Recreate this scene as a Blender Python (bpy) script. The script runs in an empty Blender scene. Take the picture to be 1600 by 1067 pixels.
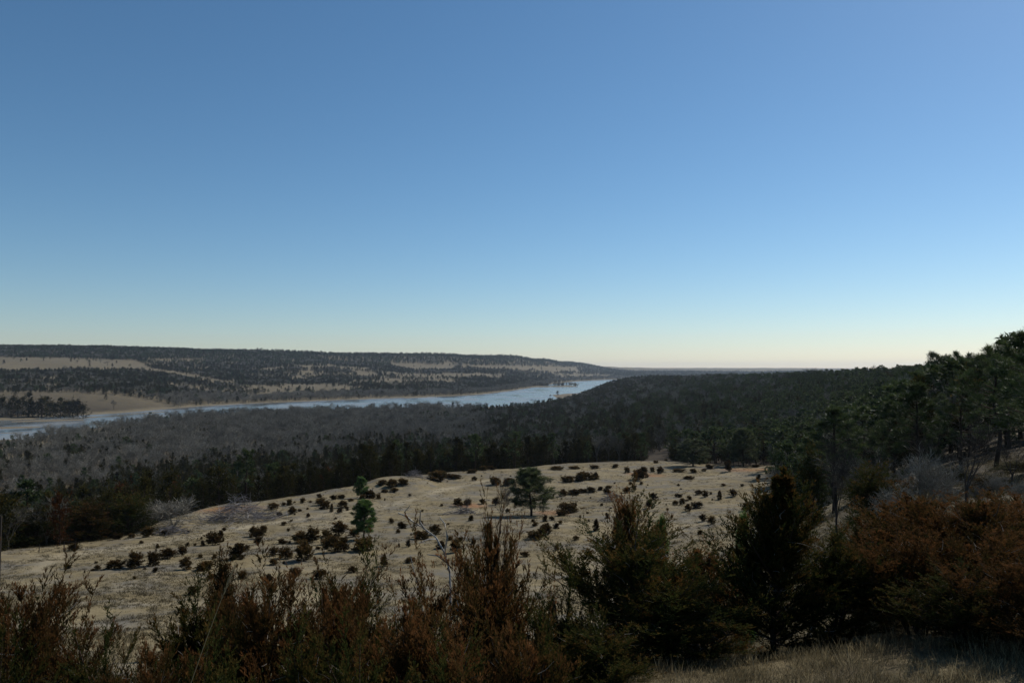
import bpy, math
import numpy as np
R = math.radians
SC = bpy.context.scene
COL = SC.collection

# ------------------------------------------------------------------ camera, sky, sun, exposure
FPX, CX, CY, PITCH = 1244.0, 800.0, 533.5, math.atan((577 - 533.5) / 1244.0)
cam_d = bpy.data.cameras.new('camera')
cam_d.sensor_width = 36.0
cam_d.lens = 36.0 * FPX / 1600.0
cam_d.clip_start, cam_d.clip_end = 0.1, 60000
cam = bpy.data.objects.new('camera', cam_d)
COL.objects.link(cam)
cam.location = (0, 0, 0)
cam.rotation_euler = (math.pi / 2 + PITCH, 0, 0)
SC.camera = cam

SUN_EL, SUN_AZ = R(42), R(49)          # azimuth measured from the view axis (+Y) towards the right (+X)
world = bpy.data.worlds.new('World')
SC.world = world
world.use_nodes = True
wn = world.node_tree
sky = wn.nodes.new('ShaderNodeTexSky')
sky.sky_type = 'NISHITA'
sky.sun_disc = False
sky.sun_elevation = SUN_EL
sky.sun_rotation = SUN_AZ
sky.altitude = 2600
sky.air_density = 1.3
sky.dust_density = 2.0
sky.ozone_density = 5.0
bg = wn.nodes['Background']
bg.inputs['Strength'].default_value = 0.079
gm = wn.nodes.new('ShaderNodeGamma'); gm.inputs[1].default_value = 1.1          # the whole sky a little more contrasty and saturated,
hs = wn.nodes.new('ShaderNodeHueSaturation'); hs.inputs['Saturation'].default_value = 1.08   # as the photograph's colour rendering is
hs.inputs['Hue'].default_value = 0.491
wn.links.new(sky.outputs[0], gm.inputs[0]); wn.links.new(gm.outputs[0], hs.inputs['Color'])
wb_ = wn.nodes.new('ShaderNodeMix'); wb_.data_type = 'RGBA'; wb_.blend_type = 'MULTIPLY'; wb_.inputs[0].default_value = 1
wb_.inputs[7].default_value = (1.07, .995, .96, 1)                                 # white balance of the whole sky
wn.links.new(hs.outputs[0], wb_.inputs[6]); wn.links.new(wb_.outputs[2], bg.inputs['Color'])

sun_d = bpy.data.lights.new('sun', 'SUN')
sun_d.energy = 4.0
sun_d.angle = R(0.53)
sun_d.color = (1.0, 0.95, 0.86)
sun = bpy.data.objects.new('sun', sun_d)
COL.objects.link(sun)
sun.rotation_euler = (math.pi / 2 - SUN_EL, 0, math.pi - SUN_AZ)   # points from the sun to the scene
SC.view_settings.view_transform = 'Standard'
SC.view_settings.look = 'None'
SC.view_settings.gamma = 1.0
SC.view_settings.exposure = 0.0
SC.cycles.max_bounces = 5
SC.cycles.transparent_max_bounces = 4
SC.cycles.volume_bounces = 0

# ------------------------------------------------------------------ helpers
def sstep(a, b, x):
    t = np.clip((x - a) / (b - a), 0, 1)
    return t * t * (3 - 2 * t)

def vnoise(x, y, seed=0):
    x = np.asarray(x, float); y = np.asarray(y, float)
    ix = np.floor(x).astype(np.int64); iy = np.floor(y).astype(np.int64)
    fx = x - ix; fy = y - iy
    fx = fx * fx * (3 - 2 * fx); fy = fy * fy * (3 - 2 * fy)
    def h(i, j):
        n = (i * 374761393 + j * 668265263 + seed * 974711) & 0x7fffffff
        n = ((n ^ (n >> 13)) * 1274126177) & 0x7fffffff
        n = ((n ^ (n >> 16)) * 60493) & 0x7fffffff
        return (n & 0xffff) / 65535.0
    a = h(ix, iy); b = h(ix + 1, iy); c = h(ix, iy + 1); d = h(ix + 1, iy + 1)
    return (a + (b - a) * fx) * (1 - fy) + (c + (d - c) * fx) * fy - 0.5

def fbm(x, y, seed=0, o=3):
    s = 0; a = 1
    for k in range(o):
        s = s + a * vnoise(x * 2 ** k + 17.3 * k, y * 2 ** k - 9.1 * k, seed + k); a *= 0.5
    return s

def unit(v):
    return v / np.maximum(np.linalg.norm(v, axis=-1, keepdims=True), 1e-9)

def runit(rs, *sh):
    return unit(rs.normal(size=sh + (3,)))

class MB:
    """collects quads/tris with a per-vertex tint, links them as one mesh"""
    def __init__(s):
        s.v = []; s.q = []; s.t = []; s.m = []; s.n = 0
    def add(s, v, q, t, m=0):
        v = np.asarray(v, float).reshape(-1, 3); q = np.asarray(q, np.int64).reshape(-1, 4)
        s.v.append(v); s.q.append(q + s.n); s.t.append(np.broadcast_to(np.asarray(t, float), (len(v),)).copy())
        s.m.append(np.full(len(q), m)); s.n += len(v)
    def blades(s, P, D, L, W, tint, rs, m=0):
        P = P.reshape(-1, 3); D = unit(D.reshape(-1, 3)); n = len(P)
        L = np.broadcast_to(np.asarray(L, float).reshape(-1), (n,))[:, None]
        W = np.broadcast_to(np.asarray(W, float).reshape(-1), (n,))[:, None]
        S = unit(np.cross(D, runit(rs, n)))
        v = np.stack([P, P + D * L * .45 + S * W * .5, P + D * L, P + D * L * .45 - S * W * .5], 1)
        q = np.arange(n * 4).reshape(n, 4)
        s.add(v, q, np.repeat(np.broadcast_to(np.asarray(tint, float).reshape(-1), (n,)), 4), m)
    def tube(s, pts, rad, tint=0.5, sides=6, m=0):
        pts = np.asarray(pts, float); k = len(pts)
        T = unit(np.gradient(pts, axis=0))
        ref = np.array([0.31, 0.95, 0.12]) if abs(T[0][2]) > .7 else np.array([0., 0., 1.])
        A = unit(np.cross(T, ref)); B = np.cross(T, A)
        an = np.arange(sides) * 2 * math.pi / sides
        ring = A[:, None] * np.cos(an)[None, :, None] + B[:, None] * np.sin(an)[None, :, None]
        v = pts[:, None] + ring * np.asarray(rad, float)[:, None, None]
        q = []
        for i in range(k - 1):
            for j in range(sides):
                q.append((i * sides + j, i * sides + (j + 1) % sides, (i + 1) * sides + (j + 1) % sides, (i + 1) * sides + j))
        s.add(v, q, tint, m)
        if sides == 6:
            s.add(v[-1], [(0, 1, 2, 3), (0, 3, 4, 5)], tint, m)
    def mesh(s, name, mats, smooth=False):
        v = np.concatenate(s.v); q = np.concatenate(s.q); t = np.concatenate(s.t); m = np.concatenate(s.m)
        me = bpy.data.meshes.new(name)
        me.vertices.add(len(v)); me.vertices.foreach_set('co', v.astype(np.float32).ravel())
        me.loops.add(len(q) * 4); me.loops.foreach_set('vertex_index', q.astype(np.int32).ravel())
        me.polygons.add(len(q)); me.polygons.foreach_set('loop_start', np.arange(0, len(q) * 4, 4, dtype=np.int32))
        me.polygons.foreach_set('material_index', m.astype(np.int32))
        if smooth:
            me.polygons.foreach_set('use_smooth', np.ones(len(q), bool))
        a = me.attributes.new('tint', 'FLOAT', 'POINT'); a.data.foreach_set('value', t.astype(np.float32))
        for mt in (mats if isinstance(mats, (list, tuple)) else [mats]):
            me.materials.append(mt)
        me.update(calc_edges=True)
        return me

def link(name, me, parent=None, label=None, cat=None, group=None, kind=None, loc=None, rz=0, sc=None):
    o = bpy.data.objects.new(name, me)
    COL.objects.link(o)
    if parent: o.parent = parent
    if label: o['label'] = label
    if cat: o['category'] = cat
    if group: o['group'] = group
    if kind: o['kind'] = kind
    if loc is not None: o.location = [float(c) for c in loc]
    o.rotation_euler = (0, 0, float(rz))
    if sc is not None: o.scale = [float(c) for c in (sc if np.ndim(sc) else (sc, sc, sc))]
    return o

# ------------------------------------------------------------------ materials
def newmat(name):
    m = bpy.data.materials.new(name); m.use_nodes = True
    nt = m.node_tree; nt.nodes.clear()
    return m, nt, nt.nodes.new('ShaderNodeOutputMaterial')

def N(nt, t, **kw):
    n = nt.nodes.new(t)
    for k, v in kw.items(): setattr(n, k, v)
    return n

def ramp(nt, fac, stops):
    r = nt.nodes.new('ShaderNodeValToRGB'); e = r.color_ramp.elements
    while len(e) < len(stops): e.new(0.5)
    for i, (p, c) in enumerate(stops): e[i].position = p; e[i].color = (*c, 1)
    nt.links.new(fac, r.inputs[0]); return r.outputs[0]

def mixc(nt, fac, a, b, mode='MIX'):
    n = N(nt, 'ShaderNodeMix', data_type='RGBA', blend_type=mode)
    for s, i in ((fac, 0), (a, 6), (b, 7)):
        if hasattr(s, 'is_output'): nt.links.new(s, n.inputs[i])
        elif i == 0: n.inputs[0].default_value = s
        else: n.inputs[i].default_value = (*s, 1)
    return n.outputs[2]

def leafmat(name, stops, transl=0.25, rough=0.85, vary=0.5, spec=0.04):
    m, nt, out = newmat(name)
    at = N(nt, 'ShaderNodeAttribute', attribute_name='tint')
    col = ramp(nt, at.outputs['Fac'], stops)
    oi = N(nt, 'ShaderNodeObjectInfo')
    mr = N(nt, 'ShaderNodeMapRange'); mr.inputs[3].default_value = 1 - vary * .55; mr.inputs[4].default_value = 1 + vary * .55
    nt.links.new(oi.outputs['Random'], mr.inputs[0])
    cb = N(nt, 'ShaderNodeCombineColor')
    for i in range(3): nt.links.new(mr.outputs[0], cb.inputs[i])
    col = mixc(nt, 1.0, col, cb.outputs[0], 'MULTIPLY')
    p = N(nt, 'ShaderNodeBsdfPrincipled'); p.inputs['Roughness'].default_value = rough
    p.inputs['Specular IOR Level'].default_value = spec
    nt.links.new(col, p.inputs['Base Color'])
    if transl:
        tr = N(nt, 'ShaderNodeBsdfTranslucent'); nt.links.new(col, tr.inputs['Color'])
        mx = N(nt, 'ShaderNodeMixShader'); mx.inputs[0].default_value = transl
        nt.links.new(p.outputs[0], mx.inputs[1]); nt.links.new(tr.outputs[0], mx.inputs[2])
        nt.links.new(mx.outputs[0], out.inputs[0])
    else:
        nt.links.new(p.outputs[0], out.inputs[0])
    return m

G1, G2 = (0.016, 0.024, 0.007), (0.044, 0.050, 0.013)
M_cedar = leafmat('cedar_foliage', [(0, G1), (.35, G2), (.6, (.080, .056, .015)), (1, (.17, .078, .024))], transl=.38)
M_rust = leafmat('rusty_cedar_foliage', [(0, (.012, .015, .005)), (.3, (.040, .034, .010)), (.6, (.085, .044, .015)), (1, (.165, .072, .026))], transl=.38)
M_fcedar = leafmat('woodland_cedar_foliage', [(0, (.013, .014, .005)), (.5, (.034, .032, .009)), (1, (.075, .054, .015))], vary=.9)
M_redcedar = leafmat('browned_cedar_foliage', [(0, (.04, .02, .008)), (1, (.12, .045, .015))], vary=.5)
M_shrub = leafmat('meadow_shrub_foliage', [(0, (.020, .018, .007)), (.4, (.055, .040, .013)), (1, (.13, .070, .025))], vary=.9)
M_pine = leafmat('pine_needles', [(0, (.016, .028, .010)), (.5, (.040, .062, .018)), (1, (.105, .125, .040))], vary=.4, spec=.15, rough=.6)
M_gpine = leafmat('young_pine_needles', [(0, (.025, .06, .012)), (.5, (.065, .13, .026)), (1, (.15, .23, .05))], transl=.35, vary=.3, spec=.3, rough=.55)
M_mpine = leafmat('painted_sunlit_needles', [(0, (.022, .034, .012)), (.5, (.060, .076, .026)), (1, (.15, .165, .065))], transl=.3, vary=.3, spec=.2, rough=.6)  # paler copy of the pine needles, sunlit brightness put into the colour
M_bare = leafmat('bare_grey_twigs', [(0, (.040, .035, .028)), (.5, (.125, .113, .091)), (1, (.27, .25, .205))], transl=0, vary=.7)
M_darktwig = leafmat('dark_bare_twigs', [(0, (.025, .022, .02)), (1, (.07, .058, .048))], transl=0)
M_bark = leafmat('bark', [(0, (.022, .017, .013)), (1, (.075, .052, .038))], transl=0)
M_dead = leafmat('bleached_dead_wood', [(0, (.13, .115, .10)), (1, (.40, .37, .33))], transl=0, vary=.3)
M_brush = leafmat('weathered_brush', [(0, (.05, .046, .045)), (.6, (.15, .14, .14)), (1, (.36, .34, .33))], transl=0, vary=.3)
M_grass = leafmat('dry_grass', [(0, (.055, .045, .028)), (.45, (.16, .128, .070)), (1, (.33, .27, .155))], transl=.3, vary=.7)
M_post = leafmat('old_post_wood', [(0, (.015, .012, .010)), (1, (.045, .038, .032))], transl=0)

def ground_mat():
    m, nt, out = newmat('dry_ground')
    tc = N(nt, 'ShaderNodeTexCoord')
    def noise(scale, det=6, rough=.6):
        n = N(nt, 'ShaderNodeTexNoise'); n.inputs['Scale'].default_value = scale
        n.inputs['Detail'].default_value = det; n.inputs['Roughness'].default_value = rough
        nt.links.new(tc.outputs['Object'], n.inputs['Vector']); return n.outputs['Fac']
    big = ramp(nt, noise(.06, 8, .68), [(.30, (.165, .134, .080)), (.5, (.235, .188, .106)), (.7, (.29, .236, .140))])
    mid = ramp(nt, noise(.5, 8, .78), [(.34, (.40, .385, .36)), (.47, (.80, .79, .77)), (.6, (1.0, .99, .97)), (.7, (1.25, 1.24, 1.2))])
    fine = ramp(nt, noise(7, 6, .75), [(.3, (.55, .54, .52)), (.5, (.95, .95, .95)), (.72, (1.3, 1.3, 1.28))])
    c = mixc(nt, 1, big, mid, 'MULTIPLY'); c = mixc(nt, .8, c, fine, 'MULTIPLY')
    # grey thatch spots
    g = ramp(nt, noise(.17, 8, .72), [(.46, (0, 0, 0)), (.62, (1, 1, 1))])
    c = mixc(nt, g, c, mixc(nt, 1, (.15, .135, .11), fine, 'MULTIPLY'))
    def attr(nm):
        a = N(nt, 'ShaderNodeAttribute', attribute_name=nm); return a.outputs['Fac']
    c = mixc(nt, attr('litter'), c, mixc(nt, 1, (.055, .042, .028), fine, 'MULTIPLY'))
    c = mixc(nt, attr('red'), c, mixc(nt, 1, (.30, .135, .055), fine, 'MULTIPLY'))
    c = mixc(nt, attr('pale'), c, mixc(nt, 1, (.34, .285, .19), fine, 'MULTIPLY'))
    c = mixc(nt, attr('sand'), c, mixc(nt, 1, (.20, .165, .115), mid, 'MULTIPLY'))
    p = N(nt, 'ShaderNodeBsdfPrincipled'); p.inputs['Roughness'].default_value = .95
    p.inputs['Specular IOR Level'].default_value = .1
    nt.links.new(c, p.inputs['Base Color'])
    b = N(nt, 'ShaderNodeBump'); b.inputs['Strength'].default_value = .7; b.inputs['Distance'].default_value = .12
    nt.links.new(noise(3.5, 8, .7), b.inputs['Height']); nt.links.new(b.outputs[0], p.inputs['Normal'])
    nt.links.new(p.outputs[0], out.inputs[0])
    return m

def water_mat():
    m, nt, out = newmat('river_water')
    tc = N(nt, 'ShaderNodeTexCoord')
    mp = N(nt, 'ShaderNodeMapping'); mp.inputs['Scale'].default_value = (1.0, .35, 1)
    nt.links.new(tc.outputs['Object'], mp.inputs[0])
    n = N(nt, 'ShaderNodeTexNoise'); n.inputs['Scale'].default_value = .12; n.inputs['Detail'].default_value = 6
    nt.links.new(mp.outputs[0], n.inputs['Vector'])
    n2 = N(nt, 'ShaderNodeTexNoise'); n2.inputs['Scale'].default_value = .018; n2.inputs['Detail'].default_value = 4
    nt.links.new(mp.outputs[0], n2.inputs['Vector'])
    p = N(nt, 'ShaderNodeBsdfPrincipled')
    p.inputs['IOR'].default_value = 1.33
    nt.links.new(ramp(nt, n2.outputs['Fac'], [(.38, (.10, .105, .10)), (.62, (.22, .21, .185))]), p.inputs['Base Color'])
    mr = N(nt, 'ShaderNodeMapRange'); mr.inputs[1].default_value = .35; mr.inputs[2].default_value = .65
    mr.inputs[3].default_value = .12; mr.inputs[4].default_value = .32
    nt.links.new(n2.outputs['Fac'], mr.inputs[0]); nt.links.new(mr.outputs[0], p.inputs['Roughness'])
    b = N(nt, 'ShaderNodeBump'); b.inputs['Strength'].default_value = .35; b.inputs['Distance'].default_value = .25
    nt.links.new(n.outputs['Fac'], b.inputs['Height']); nt.links.new(b.outputs[0], p.inputs['Normal'])
    nt.links.new(p.outputs[0], out.inputs[0])
    return m
M_ground, M_water = ground_mat(), water_mat()

# ------------------------------------------------------------------ terrain: cross-sections of the valley (depth, height) every few degrees
WATER = -60.0
W0 = -59.6
NEAR = [(0, -1.6), (5, -2.9), (9, -4.6), (20, -8.8), (40, -14.3), (60, -17.6), (80, -20.1)]
BROW = [(0, -1.6), (5, -1.85), (9, -3.3), (20, -7.4), (40, -13.5), (60, -17.4), (80, -20.1)]
MIDR = [(0, -1.6), (5, -1.8), (9, -3.0), (20, -5.6), (40, -9.5), (60, -13.0), (80, -16.0)]
RIGHT = [(0, -1.6), (5, -1.75), (9, -2.6), (20, -4.4), (40, -7.2), (60, -9.4), (80, -11.0)]
FARR = [(0, -1.6), (5, -1.7), (9, -2.5), (20, -3.8), (40, -5.8), (60, -7.0), (80, -7.5)]
PROF = {
 -1400: NEAR + [(81, -20.3), (84, -21), (120, -34), (200, -48), (280, -57), (330, -58.8), (360, W0), (640, W0), (700, -54), (1000, -25), (1600, 0), (2000, 30), (2400, 70), (6000, 40), (15000, -10)],
 -300: NEAR + [(82, -20.3), (88, -21), (130, -34), (220, -50), (310, -58), (380, -59), (420, W0), (760, W0), (830, -54), (1150, -30), (1750, 0), (2250, 34), (2700, 78), (6000, 40), (15000, -10)],
 0: NEAR + [(88, -20.9), (96, -21.6), (140, -34), (230, -50), (350, -57.5), (560, -59), (640, W0), (950, W0), (1000, -56), (1250, -38), (1900, -2), (2450, 34), (2950, 86), (6000, 40), (15000, -10)],
 200: NEAR + [(98, -22), (112, -23.4), (160, -36), (260, -51), (400, -57.5), (800, -59), (890, W0), (1100, W0), (1150, -56), (1400, -40), (1950, -2), (2500, 26), (3000, 82), (6000, 40), (15000, -10)],
 330: NEAR + [(120, -23.2), (150, -24.8), (205, -39), (320, -52), (470, -57.5), (960, -59), (1050, W0), (1330, W0), (1400, -57), (1650, -45), (2000, -24), (2500, 0), (3100, 76), (6000, 40), (15000, -10)],
 460: NEAR + [(125, -23.5), (160, -25.2), (220, -40), (340, -52), (500, -57), (1040, -59), (1140, W0), (1480, W0), (1550, -57), (1900, -44), (2400, -20), (2900, 15), (3300, 68), (6000, 30), (15000, -10)],
 600: NEAR + [(140, -24.3), (186, -25.4), (250, -40), (380, -52), (520, -57), (1100, -59), (1210, W0), (1650, W0), (1750, -57), (2100, -44), (2700, -18), (3200, 12), (3700, 68), (6500, 30), (15000, -10)],
 750: NEAR + [(150, -25.0), (215, -26.8), (290, -40), (420, -52), (600, -57), (1150, -59), (1270, W0), (1850, W0), (1950, -57), (2400, -45), (3000, -20), (3600, 10), (4200, 70), (7000, 20), (15000, -8)],
 830: NEAR + [(155, -25.2), (225, -27.1), (300, -40), (440, -52), (650, -57), (1180, -59), (1310, W0), (2450, W0), (2550, -57), (2900, -46), (3500, -22), (4100, 5), (4700, 66), (7500, 20), (15000, -6)],
 890: NEAR + [(160, -25.4), (235, -27.4), (320, -39), (480, -48), (800, -55), (1250, -58), (1430, W0), (4000, W0), (4200, -56), (4600, -46), (5000, -25), (5500, 0), (6000, 46), (9000, 8), (15000, 0)],
 920: BROW + [(162, -25.5), (238, -27.5), (322, -39), (490, -47), (850, -54), (1300, -58), (1480, W0), (4300, W0), (4500, -56), (4900, -47), (5400, -26), (6000, 0), (6500, 36), (9500, 6), (15000, 1)],
 945: BROW + [(165, -25.6), (240, -27.6), (325, -38), (560, -42), (1400, -49), (2150, -36), (2700, W0), (4700, W0), (4900, -55), (5300, -48), (5800, -28), (6400, 0), (7000, 26), (10000, 5), (15000, 2)],
 1030: BROW + [(170, -26.2), (250, -28.0), (330, -38), (600, -38), (1200, -33), (1700, -26), (3000, W0), (5000, W0), (5200, -55), (5800, -45), (6500, -28), (7500, -8), (9000, 16), (11000, 14), (15000, 6)],
 1120: BROW[:4] + [(40, -12.8), (60, -16.9), (80, -19.6), (150, -24.6), (225, -27.0), (310, -35), (500, -32), (950, -23), (1300, -19), (3000, W0), (5000, W0), (5200, -55), (5800, -45), (6500, -28), (7500, -8), (9500, 18), (12000, 14), (15000, 6)],
 1250: MIDR + [(130, -22), (215, -26.4), (300, -29), (450, -23), (680, -15), (850, -12), (2200, -45), (4000, -45), (5200, -45), (5800, -40), (6500, -28), (7500, -8), (9500, 18), (12000, 14), (15000, 6)],
 1400: RIGHT + [(110, -12.5), (150, -13.5), (200, -13.5), (300, -12), (420, -10), (550, -8.5), (2000, -40), (4000, -40), (5200, -40), (5800, -40), (6500, -28), (7500, -8), (9500, 6), (12000, 5), (15000, 4)],
 1600: FARR + [(90, -7.6), (120, -8), (180, -7.5), (250, -6), (350, -4), (480, -2), (2000, -35), (4000, -35), (5200, -40), (5800, -40), (6500, -28), (7500, -8), (9500, 6), (12000, 5), (15000, 4)],
 2100: FARR + [(90, -7.2), (120, -6), (180, -3), (250, 2), (350, 7), (480, 10), (2000, -30), (4000, -35), (5200, -40), (5800, -40), (6500, -28), (7500, -8), (9500, 6), (12000, 5), (15000, 4)],
}
NU, NY, UM = 720, 920, 1.7
US = np.linspace(-UM, UM, NU)
LY = np.linspace(0.0, math.log(16000), NY)
px = sorted(PROF); pu = [(p - CX) / FPX for p in px]
nk = len(PROF[0])
KY = np.stack([np.interp(US, pu, [PROF[p][k][0] for p in px]) for k in range(nk)], 1)
KZ = np.stack([np.interp(US, pu, [PROF[p][k][1] for p in px]) for k in range(nk)], 1)
def gsm(a, s, axis):
    r = int(3 * s); k = np.exp(-.5 * (np.arange(-r, r + 1) / s) ** 2); k /= k.sum()
    pad = [(0, 0), (0, 0)]; pad[axis] = (r, r)
    b = np.pad(a, pad, mode='edge')
    return np.apply_along_axis(lambda v: np.convolve(v, k, 'valid'), axis, b)
KY = gsm(KY, 5, 0); KZ = gsm(KZ, 5, 0)
M_I, N_I = 13, 14          # near bank and far bank of the river
TAB = np.empty((NU, NY))
for i in range(NU):
    y = np.exp(LY)
    z = np.interp(y, KY[i], KZ[i])
    if KZ[i, M_I] < -59.0 and KZ[i, N_I] < -59.0:
        f = np.clip((y - KY[i, M_I]) / (KY[i, N_I] - KY[i, M_I]), 0, 1)
        z -= 2.5 * np.clip(np.minimum(f, 1 - f) * 14, 0, 1) * ((f > 0) & (f < 1))
    TAB[i] = z
TAB = gsm(TAB, 2.2, 1)
def keyY(u, k): return np.interp(u, US, KY[:, k])

def bump(X, Y, cx, cy, rx, ry, ang=0):
    c, s = math.cos(ang), math.sin(ang)
    a = ((X - cx) * c + (Y - cy) * s) / rx; b = (-(X - cx) * s + (Y - cy) * c) / ry
    return np.exp(-(a * a + b * b) ** 2)

def pixY(x, y, z):      # point where the ray of a photo pixel meets height z
    d = pixray(x, y); t = z / d[2]; return d * t
def pixray(x, y):
    x = np.asarray(x, float); y = np.asarray(y, float)
    cp, sp = math.cos(PITCH), math.sin(PITCH)
    return np.stack([(x - CX) + 0 * y, FPX * cp - (CY - y) * sp + 0 * x, FPX * sp + (CY - y) * cp + 0 * x], 0)

BARS = []
for (x, y, rx, ry, ang, hgt) in [(898, 619.5, 62, 330, -.06, 2.9), (872, 618, 22, 120, 0, 2.6), (925, 614, 40, 300, 0, 2.6),
                                 (20, 668, 40, 26, .3, 2.75), (75, 657, 60, 30, .5, 2.8), (14, 655, 60, 30, .3, 2.8), (10, 689, 26, 26, .2, 2.8), (30, 676, 30, 9, .3, 2.7),
                                 (140, 652, 50, 16, .9, 2.7), (230, 645, 60, 16, 1.1, 2.7), (330, 633.5, 60, 14, 1.1, 2.6),
                                 (500, 625.5, 60, 20, 1.1, 2.7), (560, 623.5, 60, 26, 1.1, 2.7), (650, 621, 70, 26, 1.15, 2.7),
                                 (712, 617, 40, 90, 0, 2.8),
                                 (835, 604, 90, 110, 0, 4.2), (880, 603.5, 60, 130, -.1, 4.0), (780, 606, 80, 160, 0, 4.2)]:
    p = pixY(x, y, WATER); BARS.append((p[0], p[1], rx, ry, ang, hgt))

def height(X, Y):
    X = np.asarray(X, float); Y = np.asarray(Y, float)
    r = np.hypot(X, Y); th = np.arctan2(X, Y)
    lim = math.atan(UM) - .02
    thc = np.clip(th, -lim, lim)
    u = np.tan(thc); yy = np.maximum(r * np.cos(thc), 1.0)
    fi = np.clip((u + UM) / (2 * UM) * (NU - 1), 0, NU - 1.001); fj = np.clip(np.log(yy) / LY[-1] * (NY - 1), 0, NY - 1.001)
    i = fi.astype(int); j = fj.astype(int); a = fi - i; b = fj - j
    z = (TAB[i, j] * (1 - a) + TAB[i + 1, j] * a) * (1 - b) + (TAB[i, j + 1] * (1 - a) + TAB[i + 1, j + 1] * a) * b
    back = sstep(lim, 2.2, np.abs(th))
    zb = -1.6 + 8 * (1 - np.exp(-r / 300)) + 6 * fbm(X / 300, Y / 300, 5) * np.clip(r / 200, 0, 1)
    z = z * (1 - back) + zb * back
    k = sstep(.3, 9, z - W0)
    n = .05 * fbm(X / .8, Y / .8, 1) * sstep(1, 4, r) + .22 * fbm(X / 5, Y / 5, 2) * sstep(6, 30, r) + .9 * fbm(X / 28, Y / 28, 3) * sstep(40, 120, r)
    n = n + k * (3.0 * fbm(X / 90, Y / 90, 4) * sstep(230, 420, r) + 14 * fbm(X / 330, Y / 330, 6) * sstep(1150, 1700, r) * (1 - sstep(5000, 9000, r)))
    z = z + n * (1 - sstep(-59.0, -60.3, z)) 
    for (cx, cy, rx, ry, ang, hg) in BARS:
        z = np.where(z < -55, np.maximum(z, -62.3 + hg * bump(X, Y, cx, cy, rx, ry, ang) + .25 * vnoise(X / 14, Y / 22, 9)), z)
    # earth mound at the far edge of the meadow
    z = z + 1.3 * bump(X, Y, -24.5, 178, 7, 9)
    return z

def project(P):
    cp, sp = math.cos(PITCH), math.sin(PITCH)
    f = P[..., 1] * cp + P[..., 2] * sp
    up = -P[..., 1] * sp + P[..., 2] * cp
    return CX + FPX * P[..., 0] / f, CY - FPX * up / f

def ground_at(x, y, ymin=2.5, ymax=14000):
    """first point of the terrain along the line of sight of photo position (x, y)"""
    x = np.atleast_1d(np.asarray(x, float)); y = np.atleast_1d(np.asarray(y, float))
    d = pixray(x, y); ys = np.exp(np.linspace(math.log(ymin), math.log(ymax), 1500))
    out = np.zeros((len(x), 3))
    for k in range(len(x)):
        X = d[0, k] / d[1, k] * ys; Z = d[2, k] / d[1, k] * ys
        below = Z < height(X, ys)
        j = int(np.argmax(below)) if below.any() else len(ys) - 1
        out[k] = (X[j], ys[j], height(X[j], ys[j]))
    return out

# ground sheet: a fan of cells that grow with distance
th_in = np.linspace(R(-38), R(38), 640)
th_out = np.concatenate([np.linspace(R(38), R(180), 48)[1:], np.linspace(R(-180), R(-38), 48)[1:-1]])
ths = np.concatenate([th_in, th_out])
rr = np.concatenate([[.4], np.exp(np.linspace(math.log(1.2), math.log(30), 70)), np.exp(np.linspace(math.log(30), math.log(300), 210))[1:],
                     np.exp(np.linspace(math.log(300), math.log(6000), 210))[1:], np.exp(np.linspace(math.log(6000), math.log(15500), 14))[1:]])
TT, RR = np.meshgrid(ths, rr)
GX, GY = RR * np.sin(TT), RR * np.cos(TT)
GZ = height(GX, GY)
nr, nt_ = GX.shape
idx = np.arange(nr * nt_).reshape(nr, nt_)
nx = np.roll(idx, -1, 1)
quads = np.stack([idx[:-1], idx[1:], nx[1:], nx[:-1]], -1).reshape(-1, 4)[:, ::-1]
gb = MB(); gb.add(np.stack([GX, GY, GZ], -1), quads, 0)
gb.add([(.4 * math.sin(t), .4 * math.cos(t), -1.6) for t in (0, R(90), R(180), R(270))], [(3, 2, 1, 0)], 0)
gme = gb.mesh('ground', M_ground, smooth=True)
def gattr(nm, vals):
    a = gme.attributes.new(nm, 'FLOAT', 'POINT')
    a.data.foreach_set('value', np.concatenate([np.clip(vals, 0, 1).ravel(), np.zeros(4)]).astype(np.float32))
gu = np.clip(GX / np.maximum(GY, .1), -UM, UM)
edge = keyY(gu, 8)
fw = GY > 1
nz = fbm(GX / 12, GY / 12, 21)
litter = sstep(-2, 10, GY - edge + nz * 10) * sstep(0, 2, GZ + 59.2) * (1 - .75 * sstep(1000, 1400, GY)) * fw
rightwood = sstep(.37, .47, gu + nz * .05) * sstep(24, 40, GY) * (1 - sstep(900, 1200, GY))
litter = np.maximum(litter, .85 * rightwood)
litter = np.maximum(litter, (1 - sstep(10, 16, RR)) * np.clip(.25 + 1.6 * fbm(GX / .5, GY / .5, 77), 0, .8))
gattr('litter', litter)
red = np.zeros_like(GX)
for (x, y, rx, ry) in [(362, 796, 6, 5), (862, 801, 3.2, 5), (1170, 733, 7, 6), (1010, 742, 5, 5), (735, 790, 3, 3)]:
    p = ground_at(x, y)[0]
    red = np.maximum(red, bump(GX, GY, p[0], p[1], rx, ry) * np.clip(.8 + 1.4 * nz, 0, 1))
gattr('red', red * .75)
gattr('sand', sstep(1.2, .35, GZ - WATER) * fw)
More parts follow.
